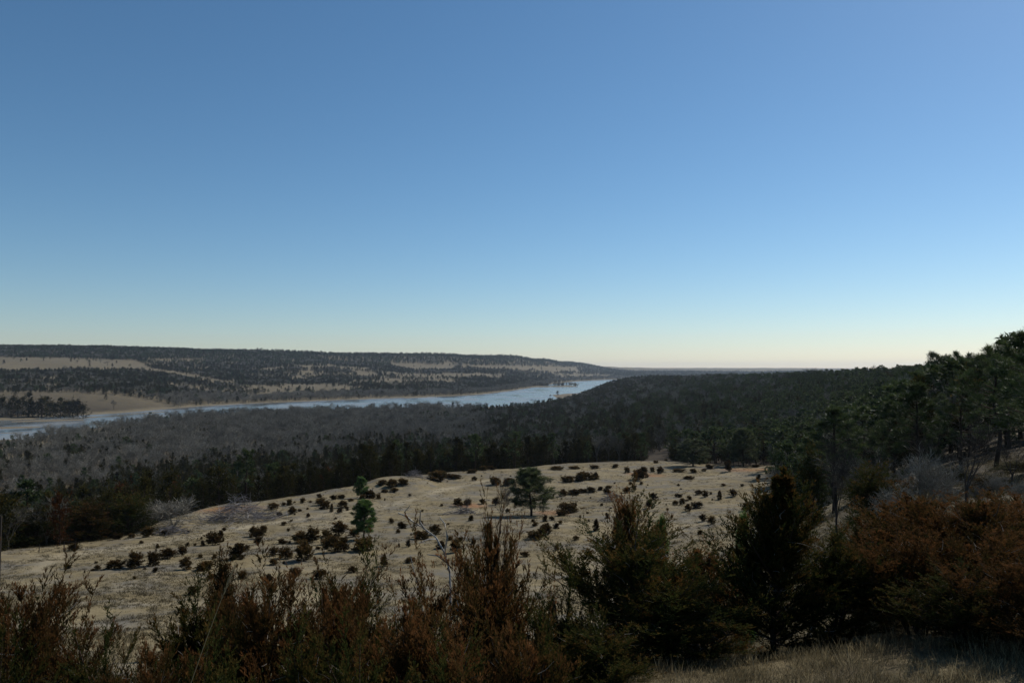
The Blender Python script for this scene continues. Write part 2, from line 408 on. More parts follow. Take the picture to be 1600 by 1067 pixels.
# pale worn track across the meadow
trk = ground_at([62, 84, 150, 250, 330, 420, 520, 620, 690, 760], [892, 873, 862, 848, 833, 818, 803, 787, 765, 751])
dist = np.full(GX.shape, 1e9); near = (GY > 30) & (GY < 260)
for a, b in zip(trk[:-1, :2], trk[1:, :2]):
    ab = b - a; t = np.clip(((GX - a[0]) * ab[0] + (GY - a[1]) * ab[1]) / (ab @ ab), 0, 1)
    dist = np.minimum(dist, np.hypot(GX - a[0] - t * ab[0], GY - a[1] - t * ab[1]))
pale = np.where(near, np.exp(-(dist / (1.3 + 1.2 * np.abs(nz))) ** 2) * np.clip(.65 + nz, 0, 1), 0)
gattr('pale', np.maximum(pale, sstep(.18, .5, fbm(GX / 9, GY / 4, 33)) * near * .35))
ground = link('ground', gme, kind='structure', label='dry tan grassland falling away to the wooded river valley')

# river: one sheet of water lying in the valley bottom
wb = MB()
wx = np.linspace(-1500, 1500, 13); wy = np.linspace(250, 5600, 21)
WX, WY = np.meshgrid(wx, wy)
ii = np.arange(WX.size).reshape(WX.shape)
wb.add(np.stack([WX, WY, np.full(WX.shape, WATER)], -1), np.stack([ii[:-1, :-1], ii[:-1, 1:], ii[1:, 1:], ii[1:, :-1]], -1).reshape(-1, 4), 0)
link('river_water', wb.mesh('river_water', M_water), kind='structure', label='pale blue river curving through the valley')

# ------------------------------------------------------------------ plant builders
def cedar(seed, h, w, nb, nS, nB, bl, bw, rust=0.0, nlead=3, wisps=0, lean=.12, up=.3, stems=True, lo=.02, conic=.8, wisplen=.3, el0=18):
    rs = np.random.RandomState(seed)
    f, st = MB(), MB()
    base = np.zeros((nlead, 3)); base[:, :2] = rs.normal(size=(nlead, 2)) * .03 * w
    top = np.zeros((nlead, 3)); top[:, :2] = rs.normal(size=(nlead, 2)) * lean * w
    top[:, 2] = h * (.68 + .27 * rs.rand(nlead)); top[0] = (rs.normal() * .04 * w, rs.normal() * .04 * w, h)
    t = rs.rand(nb) ** .85 * (1 - lo) + lo
    li = rs.randint(0, nlead, nb); li[rs.rand(nb) < .45] = 0
    P0 = base[li] + (top[li] - base[li]) * t[:, None]
    lobes = rs.rand(4) * 6.28
    az = rs.rand(nb) * 2 * math.pi
    lob = 1 + .22 * np.cos(2 * az + lobes[0]) + .18 * np.cos(3 * az + lobes[1])
    Rr = w / 2 * ((1 - t) ** conic * (.45 + .55 * np.minimum(1, t / .22))) * lob + .035 * w
    el = np.radians(np.clip((el0 + (64 - el0) * t) * (.25 + .75 * np.minimum(1, t / .3)) + rs.normal(size=nb) * 13, -5, 82))
    D0 = np.stack([np.cos(az) * np.cos(el), np.sin(az) * np.cos(el), np.sin(el)], -1)
    L = np.minimum(Rr / np.maximum(np.cos(el), .3), .5 * h) * (.6 + .6 * rs.rand(nb))
    bend = .22 * rs.rand(nb)
    def bp(s):   # point along a branch
        return P0[:, None] + D0[:, None] * (L[:, None] * s)[..., None] + np.array([0, 0, 1.]) * (bend[:, None] * L[:, None] * s * s)[..., None]
    s = .12 + .88 * rs.rand(nb, nS) ** .75
    BP = bp(s)
    BD = unit(D0[:, None] + runit(rs, nb, nS) * .85 + np.array([0, 0, up]))
    BL = L[:, None] * .30 * (1.15 - .7 * s) * (.5 + rs.rand(nb, nS)) + bl * .8
    q = rs.rand(nb, nS, nB)
    PP = BP[:, :, None] + BD[:, :, None] * (BL[:, :, None] * q)[..., None]
    DD = unit(BD[:, :, None] + runit(rs, nb, nS, nB) * .75 + np.array([0, 0, up * .6]))
    ln = bl * (.55 + .8 * rs.rand(nb, nS, nB)); wd = bw * (.6 + .8 * rs.rand(nb, nS, nB))
    br = rs.rand(nb)[:, None, None]; bs = rs.rand(nb, nS)[:, :, None]
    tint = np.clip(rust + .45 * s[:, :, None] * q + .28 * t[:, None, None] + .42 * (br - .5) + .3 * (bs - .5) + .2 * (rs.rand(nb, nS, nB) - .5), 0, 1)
    ok = PP[..., 2] > .01 * h
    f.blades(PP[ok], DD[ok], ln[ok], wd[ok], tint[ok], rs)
    if wisps:
        tw = .35 + .63 * rs.rand(wisps); a2 = rs.rand(wisps) * 6.28
        rad = w / 2 * (1 - tw) ** conic * (.3 + .6 * rs.rand(wisps))
        lw = rs.randint(0, nlead, wisps)
        B = base[lw] + (top[lw] - base[lw]) * tw[:, None] + np.stack([np.cos(a2) * rad, np.sin(a2) * rad, rad * .6], -1)
        D = unit(np.stack([np.cos(a2), np.sin(a2), 0 * a2], -1) * (.25 + .7 * rs.rand(wisps)[:, None]) + np.array([0, 0, 1]) + runit(rs, wisps) * .25)
        LW = wisplen * (.5 + .9 * rs.rand(wisps))
        m = 60; qq = rs.rand(wisps, m)
        Pw = B[:, None] + D[:, None] * (LW[:, None] * qq)[..., None]
        side = unit(D[:, None] * (.55 + .9 * qq)[..., None] + runit(rs, wisps, m) * .8)
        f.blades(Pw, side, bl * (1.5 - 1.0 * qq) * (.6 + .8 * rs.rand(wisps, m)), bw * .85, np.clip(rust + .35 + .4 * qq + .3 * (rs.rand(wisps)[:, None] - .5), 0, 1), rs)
        for k in range(wisps):
            st.tube([B[k] - D[k] * .2 * LW[k], B[k] + D[k] * LW[k] * .95], [.006 * h / 2 + .002, .0015], .6, 3)
    if stems:
        for k in range(nlead):
            pts = base[k] + (top[k] - base[k]) * np.linspace(0, .96, 6)[:, None] + rs.normal(size=(6, 3)) * .008 * h
            pts[0] = base[k]; pts[0, 2] = -.04 * h
            st.tube(pts, np.linspace(.013 * h, .003 * h, 6), .3, 6)
        sb = bp(np.tile(np.linspace(0, .85, 4), (nb, 1)))
        for k in range(0, nb, 2 if nb > 60 else 1):
            st.tube(sb[k], np.linspace(.006 * h, .0018 * h, 4), rs.rand(), 3)
    return f, st

def pine(seed, h, cs, w, nl, ncl, nn, rc, nw, prof=.6, trunk_r=.018, low=-5, dense=1.0, gap=.15, bendy=.02):
    rs = np.random.RandomState(seed)
    f, st = MB(), MB()
    K = 9; zz = np.linspace(0, 1, K)
    off = np.cumsum(rs.normal(size=(K, 2)), 0) * bendy * h * .3; off -= off[0]
    tp = np.concatenate([off, (zz * h)[:, None]], 1); tp[0, 2] = -.03 * h
    st.tube(tp, trunk_r * h * (1 - zz) ** .8 + .003 * h, .35, 8)
    C = []; 
    for k in range(nl):
        t = min(.99, (k + rs.rand()) / nl); z = h * (cs + (1 - cs) * t)
        if rs.rand() < gap and t < .85: continue
        o = np.array([np.interp(z / h, zz, off[:, 0]), np.interp(z / h, zz, off[:, 1]), z])
        az = k * 2.4 + rs.normal() * .5
        Lh = w / 2 * (1 - t) ** prof * (.55 + .45 * min(1, t / .15)) * (.65 + .5 * rs.rand()) + .05 * w
        el = R(low + 48 * t + rs.normal() * 9)
        D = np.array([math.cos(az) * math.cos(el), math.sin(az) * math.cos(el), math.sin(el)])
        ss = np.linspace(0, 1, 5)
        pts = o + D * (Lh * ss)[:, None] + np.array([0, 0, 1]) * (.18 * Lh * ss ** 2)[:, None] + rs.normal(size=(5, 3)) * .02 * Lh * ss[:, None]
        st.tube(pts, np.linspace(.3, .08, 5) * trunk_r * h * (1.1 - .7 * t), rs.rand(), 4)
        for c in range(ncl):
            s = .3 + .7 * rs.rand() ** .7
            b = o + D * Lh * s + np.array([0, 0, .18 * Lh * s * s])
            sd = unit(D + rs.normal(size=3) * .75 + np.array([0, 0, .25]))
            e = b + sd * Lh * .32 * (1.2 - .6 * s) * (.4 + rs.rand())
            if c % 2 == 0: st.tube([b, e], [.05 * trunk_r * h + .004, .004], .5, 3)
            C.append((*e, sd[0], sd[1], sd[2], t))
        e = pts[-1]; C.append((*e, *D, t))
    C.append((*tp[-1], 0, 0, 1, 1)); C = np.array(C)
    n = len(C)
    dirs = unit(runit(rs, n, nn) + C[:, None, 3:6] * .55 + np.array([0, 0, .35]))
    r0 = rc * (.7 + .6 * rs.rand(n, 1))
    P = C[:, None, :3] + C[:, None, 3:6] * ((rs.rand(n, nn) - .7) * r0 * .9)[..., None]
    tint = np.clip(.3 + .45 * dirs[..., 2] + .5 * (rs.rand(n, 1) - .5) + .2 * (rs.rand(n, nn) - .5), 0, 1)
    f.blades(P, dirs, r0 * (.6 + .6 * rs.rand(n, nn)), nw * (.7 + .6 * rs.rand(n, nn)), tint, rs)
    return f, st

def bare(seed, h, spread, kids, levels, wtwig, trunk=.22, forks=4, tw=5, ratio=.62, wild=.55, upb=.35, r0=.02):
    rs = np.random.RandomState(seed)
    st, f = MB(), MB()
    ends = []
    def grow(p, d, L, r, lev):
        n = 4; pts = [p]; dd = d
        for i in range(n - 1):
            dd = unit(dd + rs.normal(size=3) * .16 + np.array([0, 0, .05])); pts.append(pts[-1] + dd * L / (n - 1))
        pts = np.array(pts)
        if lev <= 1: st.tube(pts, np.linspace(r, r * .5, n), .45 + .3 * rs.rand(), 6 if lev == 0 else 4)
        elif lev == 2: st.tube(pts, np.linspace(r, r * .4, n), .5 + .4 * rs.rand(), 3)
        else: ends.append((*pts[0], *unit(pts[-1] - pts[0]), L, max(r * 2, wtwig)))
        if lev < levels:
            for k in range(kids + (rs.rand() < .5)):
                s = .35 + .65 * rs.rand() if lev else .75 + .25 * rs.rand()
                i = min(n - 2, int(s * (n - 1))); b = pts[i] + (pts[i + 1] - pts[i]) * (s * (n - 1) - i)
                nd = unit(dd + rs.normal(size=3) * wild * np.array([spread, spread, .8]) + np.array([0, 0, upb * .4]))
                grow(b, nd, L * ratio * (.7 + .6 * rs.rand()), r * .5, lev + 1)
    for k in range(forks):
        a = k * 6.28 / forks + rs.rand()
        tilt = .12 + .5 * rs.rand() * spread
        d = unit(np.array([math.cos(a) * tilt, math.sin(a) * tilt, 1]))
        b = np.array([0, 0, h * trunk * (.8 + .4 * rs.rand())]) if trunk > .02 else np.array([0, 0, 0.])
        grow(b, d, h * .42, r0 * h * .55, 1)
    if trunk > .02: st.tube([(0, 0, -.04 * h), (0, 0, h * trunk * .5), (rs.normal() * .01 * h, 0, h * trunk * 1.2)], [r0 * h * 1.1, r0 * h * .9, r0 * h * .7], .3, 6)
    E = np.array(ends)
    f.blades(E[:, :3], E[:, 3:6], E[:, 6], E[:, 7], .35 + .4 * rs.rand(len(E)), rs)
    if tw:
        n = len(E); s = .3 + .7 * rs.rand(n, tw)
        P = E[:, None, :3] + E[:, None, 3:6] * (E[:, None, 6] * s)[..., None]
        D = unit(E[:, None, 3:6] + runit(rs, n, tw) * .75 + np.array([0, 0, .2]))
        f.blades(P, D, E[:, None, 6] * (.45 + .5 * rs.rand(n, tw)), wtwig * (.7 + .5 * rs.rand(n, tw)), .35 + .65 * rs.rand(n, tw), rs)
    return f, st

def joined(f, st, name, mats):
    st.m = [np.full(len(x), 1) for x in st.m]
    for v, q, t, m in zip(st.v, st.q, st.t, st.m):
        f.v.append(v); f.q.append(q + f.n); f.t.append(t); f.m.append(m)
    f.n += st.n
    return f.mesh(name, mats)

def plant(name, meshes, label, cat, loc, rz=0, sc=1, group=None, names=('foliage', 'stem', 'dead_twigs')):
    """a plant as an Empty at its base with its parts as children"""
    o = link(name, None, None, label, cat, group, None, loc, rz, sc)
    o.empty_display_size = .2
    for me, nm in zip(meshes, names):
        link(nm, me, o, kind='stuff' if nm == 'dead_twigs' else None)
    return o

def dims(me, zq=99.6, rq=95):
    co = np.empty(len(me.vertices) * 3, np.float32); me.vertices.foreach_get('co', co); co = co.reshape(-1, 3)
    return float(np.percentile(co[:, 2], zq)), 2 * float(np.percentile(np.hypot(co[:, 0], co[:, 1]), rq))

# ------------------------------------------------------------------ foreground cedars
def nearcedar(seed, h, w, rust, mat, wisps=26, nb=130, **kw):
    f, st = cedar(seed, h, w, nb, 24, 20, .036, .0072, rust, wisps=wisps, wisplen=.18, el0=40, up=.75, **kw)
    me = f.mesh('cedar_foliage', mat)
    h2, w2 = dims(me); rs = np.random.RandomState(seed + 90); n = 70; t = MB()
    for _ in range(n):                                           # pale dead twigs caught in the shrub
        a, z, r = rs.rand() * 6.28, h2 * (.1 + .75 * rs.rand()), w2 * .5 * rs.rand() ** .5
        p = np.array([math.cos(a) * r * (1.05 - z / h2 * .7), math.sin(a) * r * (1.05 - z / h2 * .7), z])
        d = unit(np.array([math.cos(a) * .6, math.sin(a) * .6, .7]) + rs.normal(size=3) * .45); L = .06 + .22 * rs.rand() ** 2
        t.tube([p, p + d * L * .5 + rs.normal(size=3) * .012, p + d * L], [.0024, .002, .001], rs.rand() * .6, 3)
    return (me, st.mesh('cedar_stem', M_bark), t.mesh('dead_twigs', M_dead)), (h2, w2)
NC = {
 'rust_wide': nearcedar(1, 1.5, 1.7, .22, M_rust, 40, nb=150, nlead=5, lean=.22, conic=.55),
 'rust_tall': nearcedar(2, 1.8, 1.2, .18, M_rust, 34, nlead=4, lean=.16, conic=.7),
 'mixed': nearcedar(3, 1.6, 1.4, .05, M_cedar, 34, nb=150, nlead=4, lean=.2, conic=.6),
 'spire': nearcedar(4, 2.0, 1.5, .06, M_cedar, 12, nb=300, nlead=1, lean=.0, conic=1.75),
 'olive': nearcedar(5, 1.4, 1.2, -.02, M_cedar, 26, nlead=4, lean=.18, conic=.6),
}
def put_near(kind, x, ytop, Y, wpx, label, rz, ybase=None, name='cedar_shrub'):
    meshes, (h, w0) = NC[kind]
    d = pixray(x, 577.); X = d[0] / d[1] * Y
    zb = float(height(X, Y)) - .02
    dt = pixray(x, ytop); ztop = dt[2] / dt[1] * Y
    hh = ztop - zb
    sw = wpx / FPX * Y / w0
    return plant(name, meshes, label, 'shrub', (X, Y, zb), rz, (sw, sw, hh / h), None)

put_near('rust_wide', 50, 905, 5.0, 260, 'rusty red-brown cedar shrub with arching tips growing below the tall fence post', .3)
put_near('rust_tall', -70, 860, 5.4, 190, 'tall dark rusty cedar shrub standing beyond the arching red-brown one', 1.9)
put_near('mixed', 165, 985, 4.6, 220, 'low brown-green cedar shrub filling the gap beside the bare slope', 2.2)
put_near('olive', 300, 925, 6.2, 190, 'loose green-brown cedar shrub behind the long dry grass stalk', 4.0)
put_near('rust_wide', 430, 895, 5.2, 270, 'broad rust-red cedar shrub crossed by pale dead twigs', 1.2)
put_near('mixed', 330, 1000, 4.4, 220, 'low dark green cedar shrub at the foot of the broad rust-red one', .6)
put_near('olive', 565, 880, 6.6, 200, 'olive cedar shrub with thin see-through top below the narrow green pine', 5.2)
put_near('rust_tall', 640, 935, 5.0, 190, 'rusty brown cedar shrub under the bleached dead snag', .9)
put_near('rust_wide', 760, 850, 6.0, 250, 'orange-brown cedar shrub with many fine upright tips right of the bleached snag', 3.3)
put_near('rust_tall', 768, 800, 6.6, 95, 'thin brown cedar with a bare spire rising above the orange-brown shrub', 2.6)
put_near('mixed', 555, 990, 4.4, 230, 'low brown cedar shrub in front of the olive cedar shrub', 3.9)
put_near('rust_wide', 800, 975, 4.4, 230, 'low red-brown cedar shrub in front of the orange-brown one', 5.0)
put_near('mixed', 880, 890, 5.6, 170, 'dark green and brown cedar shrub left of the tall bushy cedar', 1.5)
put_near('mixed', 1000, 800, 5.8, 270, 'tall bushy green-brown cedar with a ragged spreading crown', .2)
put_near('rust_tall', 985, 770, 6.4, 110, 'slim brown cedar sapling poking out behind the tall bushy cedar', 4.4)
put_near('rust_tall', 1092, 852, 6.8, 170, 'rounded brown cedar shrub between the bushy cedar and the dark spire cedar', 2.0)
put_near('spire', 1208, 745, 5.9, 175, 'dark green cedar with one tall rusty spire at its top', .7)
put_near('olive', 1300, 835, 6.0, 170, 'yellow-olive cedar shrub leaning on the dark spire cedar', 2.8)
put_near('olive', 1345, 810, 8.5, 150, 'small brown-olive cedar behind the yellow-olive shrub', 1.1)
put_near('rust_wide', 1462, 782, 7.4, 215, 'big sprawling rust-brown cedar shrub with long slanting twigs', 2.3)
put_near('rust_wide', 1592, 768, 7.6, 230, 'big reddish cedar shrub beside the sprawling rust-brown one', 5.6)
put_near('rust_wide', 1440, 828, 5.9, 200, 'dark red-brown cedar shrub casting deep shade on the grass', 4.1)
put_near('rust_tall', 1530, 778, 7.0, 170, 'bushy red-brown cedar between the sprawling and the reddish shrub', 3.0)
put_near('rust_wide', 1545, 835, 5.6, 200, 'dense red-brown cedar shrub under the bushy red-brown one', .9)
put_near('rust_tall', 1375, 822, 6.6, 150, 'rusty upright cedar shrub at the left flank of the sprawling one', 2.2)
for (kd, x, yt, Yd, wp, lab, rz) in [
    ('mixed', 20, 1000, 4.3, 240, 'low dark cedar shrub at the foot of the arching red-brown one', 1.0),
    ('rust_wide', 240, 1010, 4.3, 200, 'low reddish shrub at the root of the long dry grass stalk', 2.0),
    ('olive', 470, 985, 4.5, 200, 'low olive cedar shrub between the broad rust-red and the low brown one', 3.0),
    ('rust_wide', 690, 960, 4.8, 220, 'spreading red-brown cedar shrub below the pale broken stub', 4.0),
    ('mixed', 700, 1010, 4.3, 220, 'low dark green cedar shrub in front of the spreading red-brown one', 5.0),
    ('mixed', 930, 960, 4.9, 200, 'deep green cedar shrub at the left foot of the tall bushy cedar', 2.4),
    ('olive', 860, 985, 4.6, 180, 'low olive-brown cedar shrub next to the low red-brown one', .3),
    ('rust_tall', 515, 905, 5.9, 170, 'brown cedar shrub behind the broad rust-red one', 1.4),
    ('rust_tall', 350, 915, 6.8, 150, 'brown upright cedar shrub on the brow beside the loose green-brown one', 2.9),
    ('mixed', 1050, 900, 5.4, 200, 'green-brown cedar shrub at the right foot of the tall bushy cedar', 4.6),
    ('rust_wide', 1600, 870, 4.9, 220, 'low dark rusty cedar shrub below the big reddish one', 3.6),
    ('mixed', 1490, 885, 5.2, 190, 'dark green cedar half hidden under the sprawling rust-brown shrub', 1.6)]:
    put_near(kd, x, yt, Yd, wp, lab, rz)
put_near('rust_tall', 1420, 770, 8.0, 190, 'upright red-brown cedar rising behind the sprawling shrub', .4)

# ------------------------------------------------------------------ pines with visible parts
def pinemesh(seed, *a, mat=None, **k):
    f, st = pine(seed, *a, **k)
    me = f.mesh('pine_crown', mat or M_pine)
    return (me, st.mesh('pine_trunk', M_bark, smooth=True)), dims(me, 99.9, 97)
PN = {
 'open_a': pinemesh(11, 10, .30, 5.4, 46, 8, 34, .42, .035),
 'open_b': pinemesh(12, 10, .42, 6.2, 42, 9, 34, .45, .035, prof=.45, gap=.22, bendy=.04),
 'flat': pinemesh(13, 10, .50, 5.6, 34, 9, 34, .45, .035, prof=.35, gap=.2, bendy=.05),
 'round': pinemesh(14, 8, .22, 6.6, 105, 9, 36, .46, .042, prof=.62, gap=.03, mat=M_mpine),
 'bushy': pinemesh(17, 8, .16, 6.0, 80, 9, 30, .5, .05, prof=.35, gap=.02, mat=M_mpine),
 'oval': pinemesh(15, 5.2, .22, 2.7, 80, 9, 34, .34, .036, prof=.28, gap=.0, mat=M_gpine),
 'sapling': pinemesh(16, 1.8, .05, 1.1, 34, 5, 44, .14, .008, prof=.6, gap=0, mat=M_gpine),
}
def put_pine(kind, x, ytop, Y, label, rz=0, wide=1.2, wpx=None, zoff=0, group=None, name='pine_tree'):
    meshes, (h, w0) = PN[kind]
    d = pixray(x, 577.); X = d[0] / d[1] * Y
    zb = float(height(X, Y)) - .03 + zoff
    dt = pixray(x, ytop); hh = dt[2] / dt[1] * Y - zb
    s = hh / h
    if wpx: wide = wpx / FPX * Y / w0 / s
    return plant(name, meshes, label, 'tree', (X, Y, zb), rz, (s * wide, s * wide, s), group, ('crown', 'trunk'))
gp = ground_at([828, 572, 566], [806, 841, 778])
put_pine('round', 830, 730, gp[0][1], 'lone broad pine casting a shadow on the open meadow', .5, wpx=76)
put_pine('oval', 570, 780, gp[1][1], 'small bright green pine with a narrow oval crown on the meadow', 1.0, wpx=40)
put_pine('oval', 565, 744, gp[2][1], 'thin young pine at the meadow edge behind the oval one', 2.0, wpx=22)
put_pine('bushy', 1082, 685, 224, 'rounded pine at the far edge of the meadow beside the lit gap', 1.4, wpx=54)
put_pine('bushy', 1160, 668, 222, 'bushy pine at the far meadow edge next to a pale mound', 3.0, wpx=50)
put_pine('sapling', 1034, 803, 8.2, 'bright green young pine growing against the tall bushy cedar', .2, wpx=56, name='pine_sapling')
put_pine('sapling', 1160, 797, 13, 'small blue-green pine sapling beside the dark spire cedar', .9, wpx=44, name='pine_sapling')
put_pine('open_a', 1300, 632, 78, 'slender open pine behind the dark cedar at the meadow edge', .3)
put_pine('open_b', 1348, 640, 82, 'ragged pine with drooping limbs beside the slender open one', 2.1)
put_pine('open_a', 1436, 596, 60, 'tall open pine above the grey leafless shrub', 4.0, 1.15)
put_pine('flat', 1468, 548, 128, 'flat-topped pine standing out against the sky on the ridge', 1.2, .85)
put_pine('flat', 1508, 548, 116, 'spreading flat-crowned pine on the ridge beside the lone flat-topped one', 2.9, 1.0)
put_pine('open_b', 1552, 530, 62, 'big pine with a bare dark lower trunk above the tan grass', .8, 1.0)
put_pine('open_a', 1612, 512, 50, 'tallest dark pine rising highest above the ridge line', 2.4, 1.25)
put_pine('open_b', 1500, 600, 66, 'mid-sized pine with gappy crown behind the dark leafless tree', 5.1)
put_pine('flat', 1530, 552, 92, 'leaning pine with clumped crown behind the big dark-trunked pine', 3.7, 1.1)
put_pine('open_a', 1392, 625, 85, 'dense dark pine left of the tall open pine', 1.6)
put_pine('open_a', 1575, 560, 78, 'dense pine between the big dark-trunked pine and the tallest pine', 5.5, 1.1)
put_pine('open_b', 1640, 560, 44, 'low-limbed pine beside the tallest dark pine', 1.1, 1.1)

# ------------------------------------------------------------------ woodland trees: templates become the first individuals
def T_cedar(seed, h, w, mat=M_fcedar, nb=80, **k):
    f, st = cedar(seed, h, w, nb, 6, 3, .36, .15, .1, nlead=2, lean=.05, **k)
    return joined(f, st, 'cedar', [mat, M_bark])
def T_pine(seed, h, cs, w, prof):
    f, st = pine(seed, h, cs, w, 30, 4, 12, .65, .16, prof=prof, gap=.12)
    return joined(f, st, 'pine', [M_pine, M_bark])
def T_bare(seed, h, spread, mat=M_bare, w=.055):
    f, st = bare(seed, h, spread, 3, 4, w, tw=4, forks=5, trunk=.2, r0=.018)
    return joined(f, st, 'bare_tree', [mat, mat])
TEMPL = {
 'cedar': [T_cedar(21, 7.5, 3.8), T_cedar(22, 6.5, 4.2, conic=.6), T_cedar(23, 8.2, 3.4), T_cedar(24, 6.0, 3.6, conic=.65)],
 'pine': [T_pine(31, 10, .28, 5.0, .6), T_pine(32, 10, .35, 5.6, .45), T_pine(33, 9, .2, 5.0, .7)],
 'bare': [T_bare(41, 9.5, 1.1), T_bare(42, 8.5, 1.3), T_bare(43, 10, 1.0)],
}
redc = T_cedar(25, 6.5, 3.6, M_redcedar)

def inpoly(x, y, poly):
    c = np.zeros(x.shape, bool); n = len(poly)
    for i in range(n):
        (x0, y0), (x1, y1) = poly[i], poly[(i + 1) % n]
        k = ((y0 > y) != (y1 > y)) & (x < (x1 - x0) * (y - y0) / (y1 - y0 + 1e-9) + x0)
        c ^= k
    return c
# open grass fields on the far side, outlined where they lie in the valley
OPEN = [[(-400, 557), (0, 558), (150, 561), (212, 563), (236, 577), (300, 585), (375, 600), (330, 599), (270, 588), (215, 580), (100, 579), (0, 582), (-400, 584)],
        [(-400, 612), (0, 614), (110, 614), (200, 619), (270, 633), (262, 642), (120, 650), (-400, 656)],
        [(230, 561), (320, 562), (318, 566), (235, 564)],
        [(545, 580), (585, 582), (592, 588), (560, 587)], [(610, 568), (720, 571), (705, 579), (640, 578), (612, 572)],
        [(465, 580), (490, 580), (488, 586), (466, 585)], [(720, 571), (900, 574), (905, 581), (870, 583), (800, 580), (722, 577)],
        [(690, 583), (790, 585), (788, 590), (692, 588)], [(455, 571), (540, 574), (540, 577), (470, 575)],
        [(60, 589), (95, 589), (90, 594), (62, 593)], [(70, 603), (95, 604), (92, 608), (68, 607)], [(860, 585), (960, 586), (950, 590), (870, 590)]]
pts_all = {'cedar': [], 'pine': [], 'bare': []}
def scatter(y0, y1, sp, seed):
    rs = np.random.RandomState(seed)
    ys = np.arange(y0, y1, sp); out = []
    for yv in ys:
        half = .74 * yv
        n = int(2 * half / sp)
        xs = np.linspace(-half, half, n) + (rs.rand(n) - .5) * sp * .95
        out.append(np.stack([xs, yv + (rs.rand(n) - .5) * sp * .95], -1))
    P = np.concatenate(out)
    Z = height(P[:, 0], P[:, 1]); return np.concatenate([P, Z[:, None]], 1), rs
def sort_trees(P, rs, far):
    u = P[:, 0] / P[:, 1]; Y = P[:, 1]; X = P[:, 0]
    ix, iy = project(P)
    e = keyY(u, 8); M = keyY(u, M_I); Nn = keyY(u, N_I)
    right = u > (1215 - CX) / FPX
    keep = np.where(right, Y > np.where(u > .5, 78, 95), Y > e + 3 + 12 * fbm(X / 16, Y / 16, 57, 2))
    keep &= P[:, 2] > (-59.45 if far else -59.4) + .8 * rs.rand(len(P)) ** 2
    op = np.zeros(len(P), bool)
    for pl in OPEN: op |= inpoly(ix, iy, pl)
    n1 = fbm(X / 70, Y / 70, 51, 3); n2 = fbm(X / 24, Y / 24, 52, 2); n3 = fbm(X / 260, Y / 420, 53, 3)
    if far:
        strip = sstep(0, 1, 1 - (Y - Nn) / (170 + 120 * n1 + .05 * Nn))         # leafless woods along the far bank
        cover = .65 + .85 * n3 + .8 * n1 + .75 * sstep(15, 45, P[:, 2]) + .8 * strip
        keep &= (rs.rand(len(P)) < np.clip(cover * 1.6 - .25, 0.02, 1)) & ~(op & (rs.rand(len(P)) < .985))
        pb = np.where(strip > .2, .85, .06 + .35 * (n1 > .25))
        pp = np.where(P[:, 2] > 15, .6, .12)
    else:
        nearM = Y / np.maximum(M, 1)
        flood = sstep(.40, .55, nearM + n2 * .25 + n1 * .2) * sstep((775 - CX) / FPX, (690 - CX) / FPX, u + n1 * .05)
        pb = .05 + .90 * flood * (n2 + n1 > -.45) + .14 * (n1 + n2 > .38)
        pb = np.where((Y < e + 70) & (u < -.05), .02, pb)
        rimpine = sstep((900 - CX) / FPX, (1300 - CX) / FPX, u)
        pp = .06 + .6 * rimpine
        bank = (M - Y < 55 + 40 * n2) & (u < .08); pb = np.where(bank, .25, pb)          # dark cedars line the near bank
        keep &= rs.rand(len(P)) < np.where(flood > .5, .62, .9)
        # lit grassy gap at the head of the meadow
        keep &= ~inpoly(ix, iy, [(1008, 708), (1048, 708), (1052, 728), (1006, 728)])
        keep &= ~((np.abs(ix - 1120) < 10) & (Y < 245) & (Y > 200))
    r = rs.rand(len(P)); r2 = rs.rand(len(P))
    kind = np.where(r < pb, 2, np.where(r2 < pp, 1, 0))
    for k, nm in enumerate(('cedar', 'pine', 'bare')):
        s = keep & (kind == k); pts_all[nm].append(P[s])
P, rs = scatter(60, 330, 3.6, 101); sort_trees(P, rs, False)
P, rs = scatter(330, 1050, 5.0, 102); s = P[:, 1] < keyY(P[:, 0] / P[:, 1], M_I); sort_trees(P[s], rs, False)
P, rs = scatter(1050, 2750, 7.5, 103); s = (P[:, 1] < keyY(P[:, 0] / P[:, 1], M_I)) & (P[:, 1] > 1050); sort_trees(P[s], rs, False)
P, rs = scatter(700, 3300, 9.0, 104); s = P[:, 1] > keyY(P[:, 0] / P[:, 1], N_I); sort_trees(P[s], rs, True)
P, rs = scatter(3300, 6600, 17.0, 105); s = P[:, 1] > keyY(P[:, 0] / P[:, 1], N_I); sort_trees(P[s], rs, True)

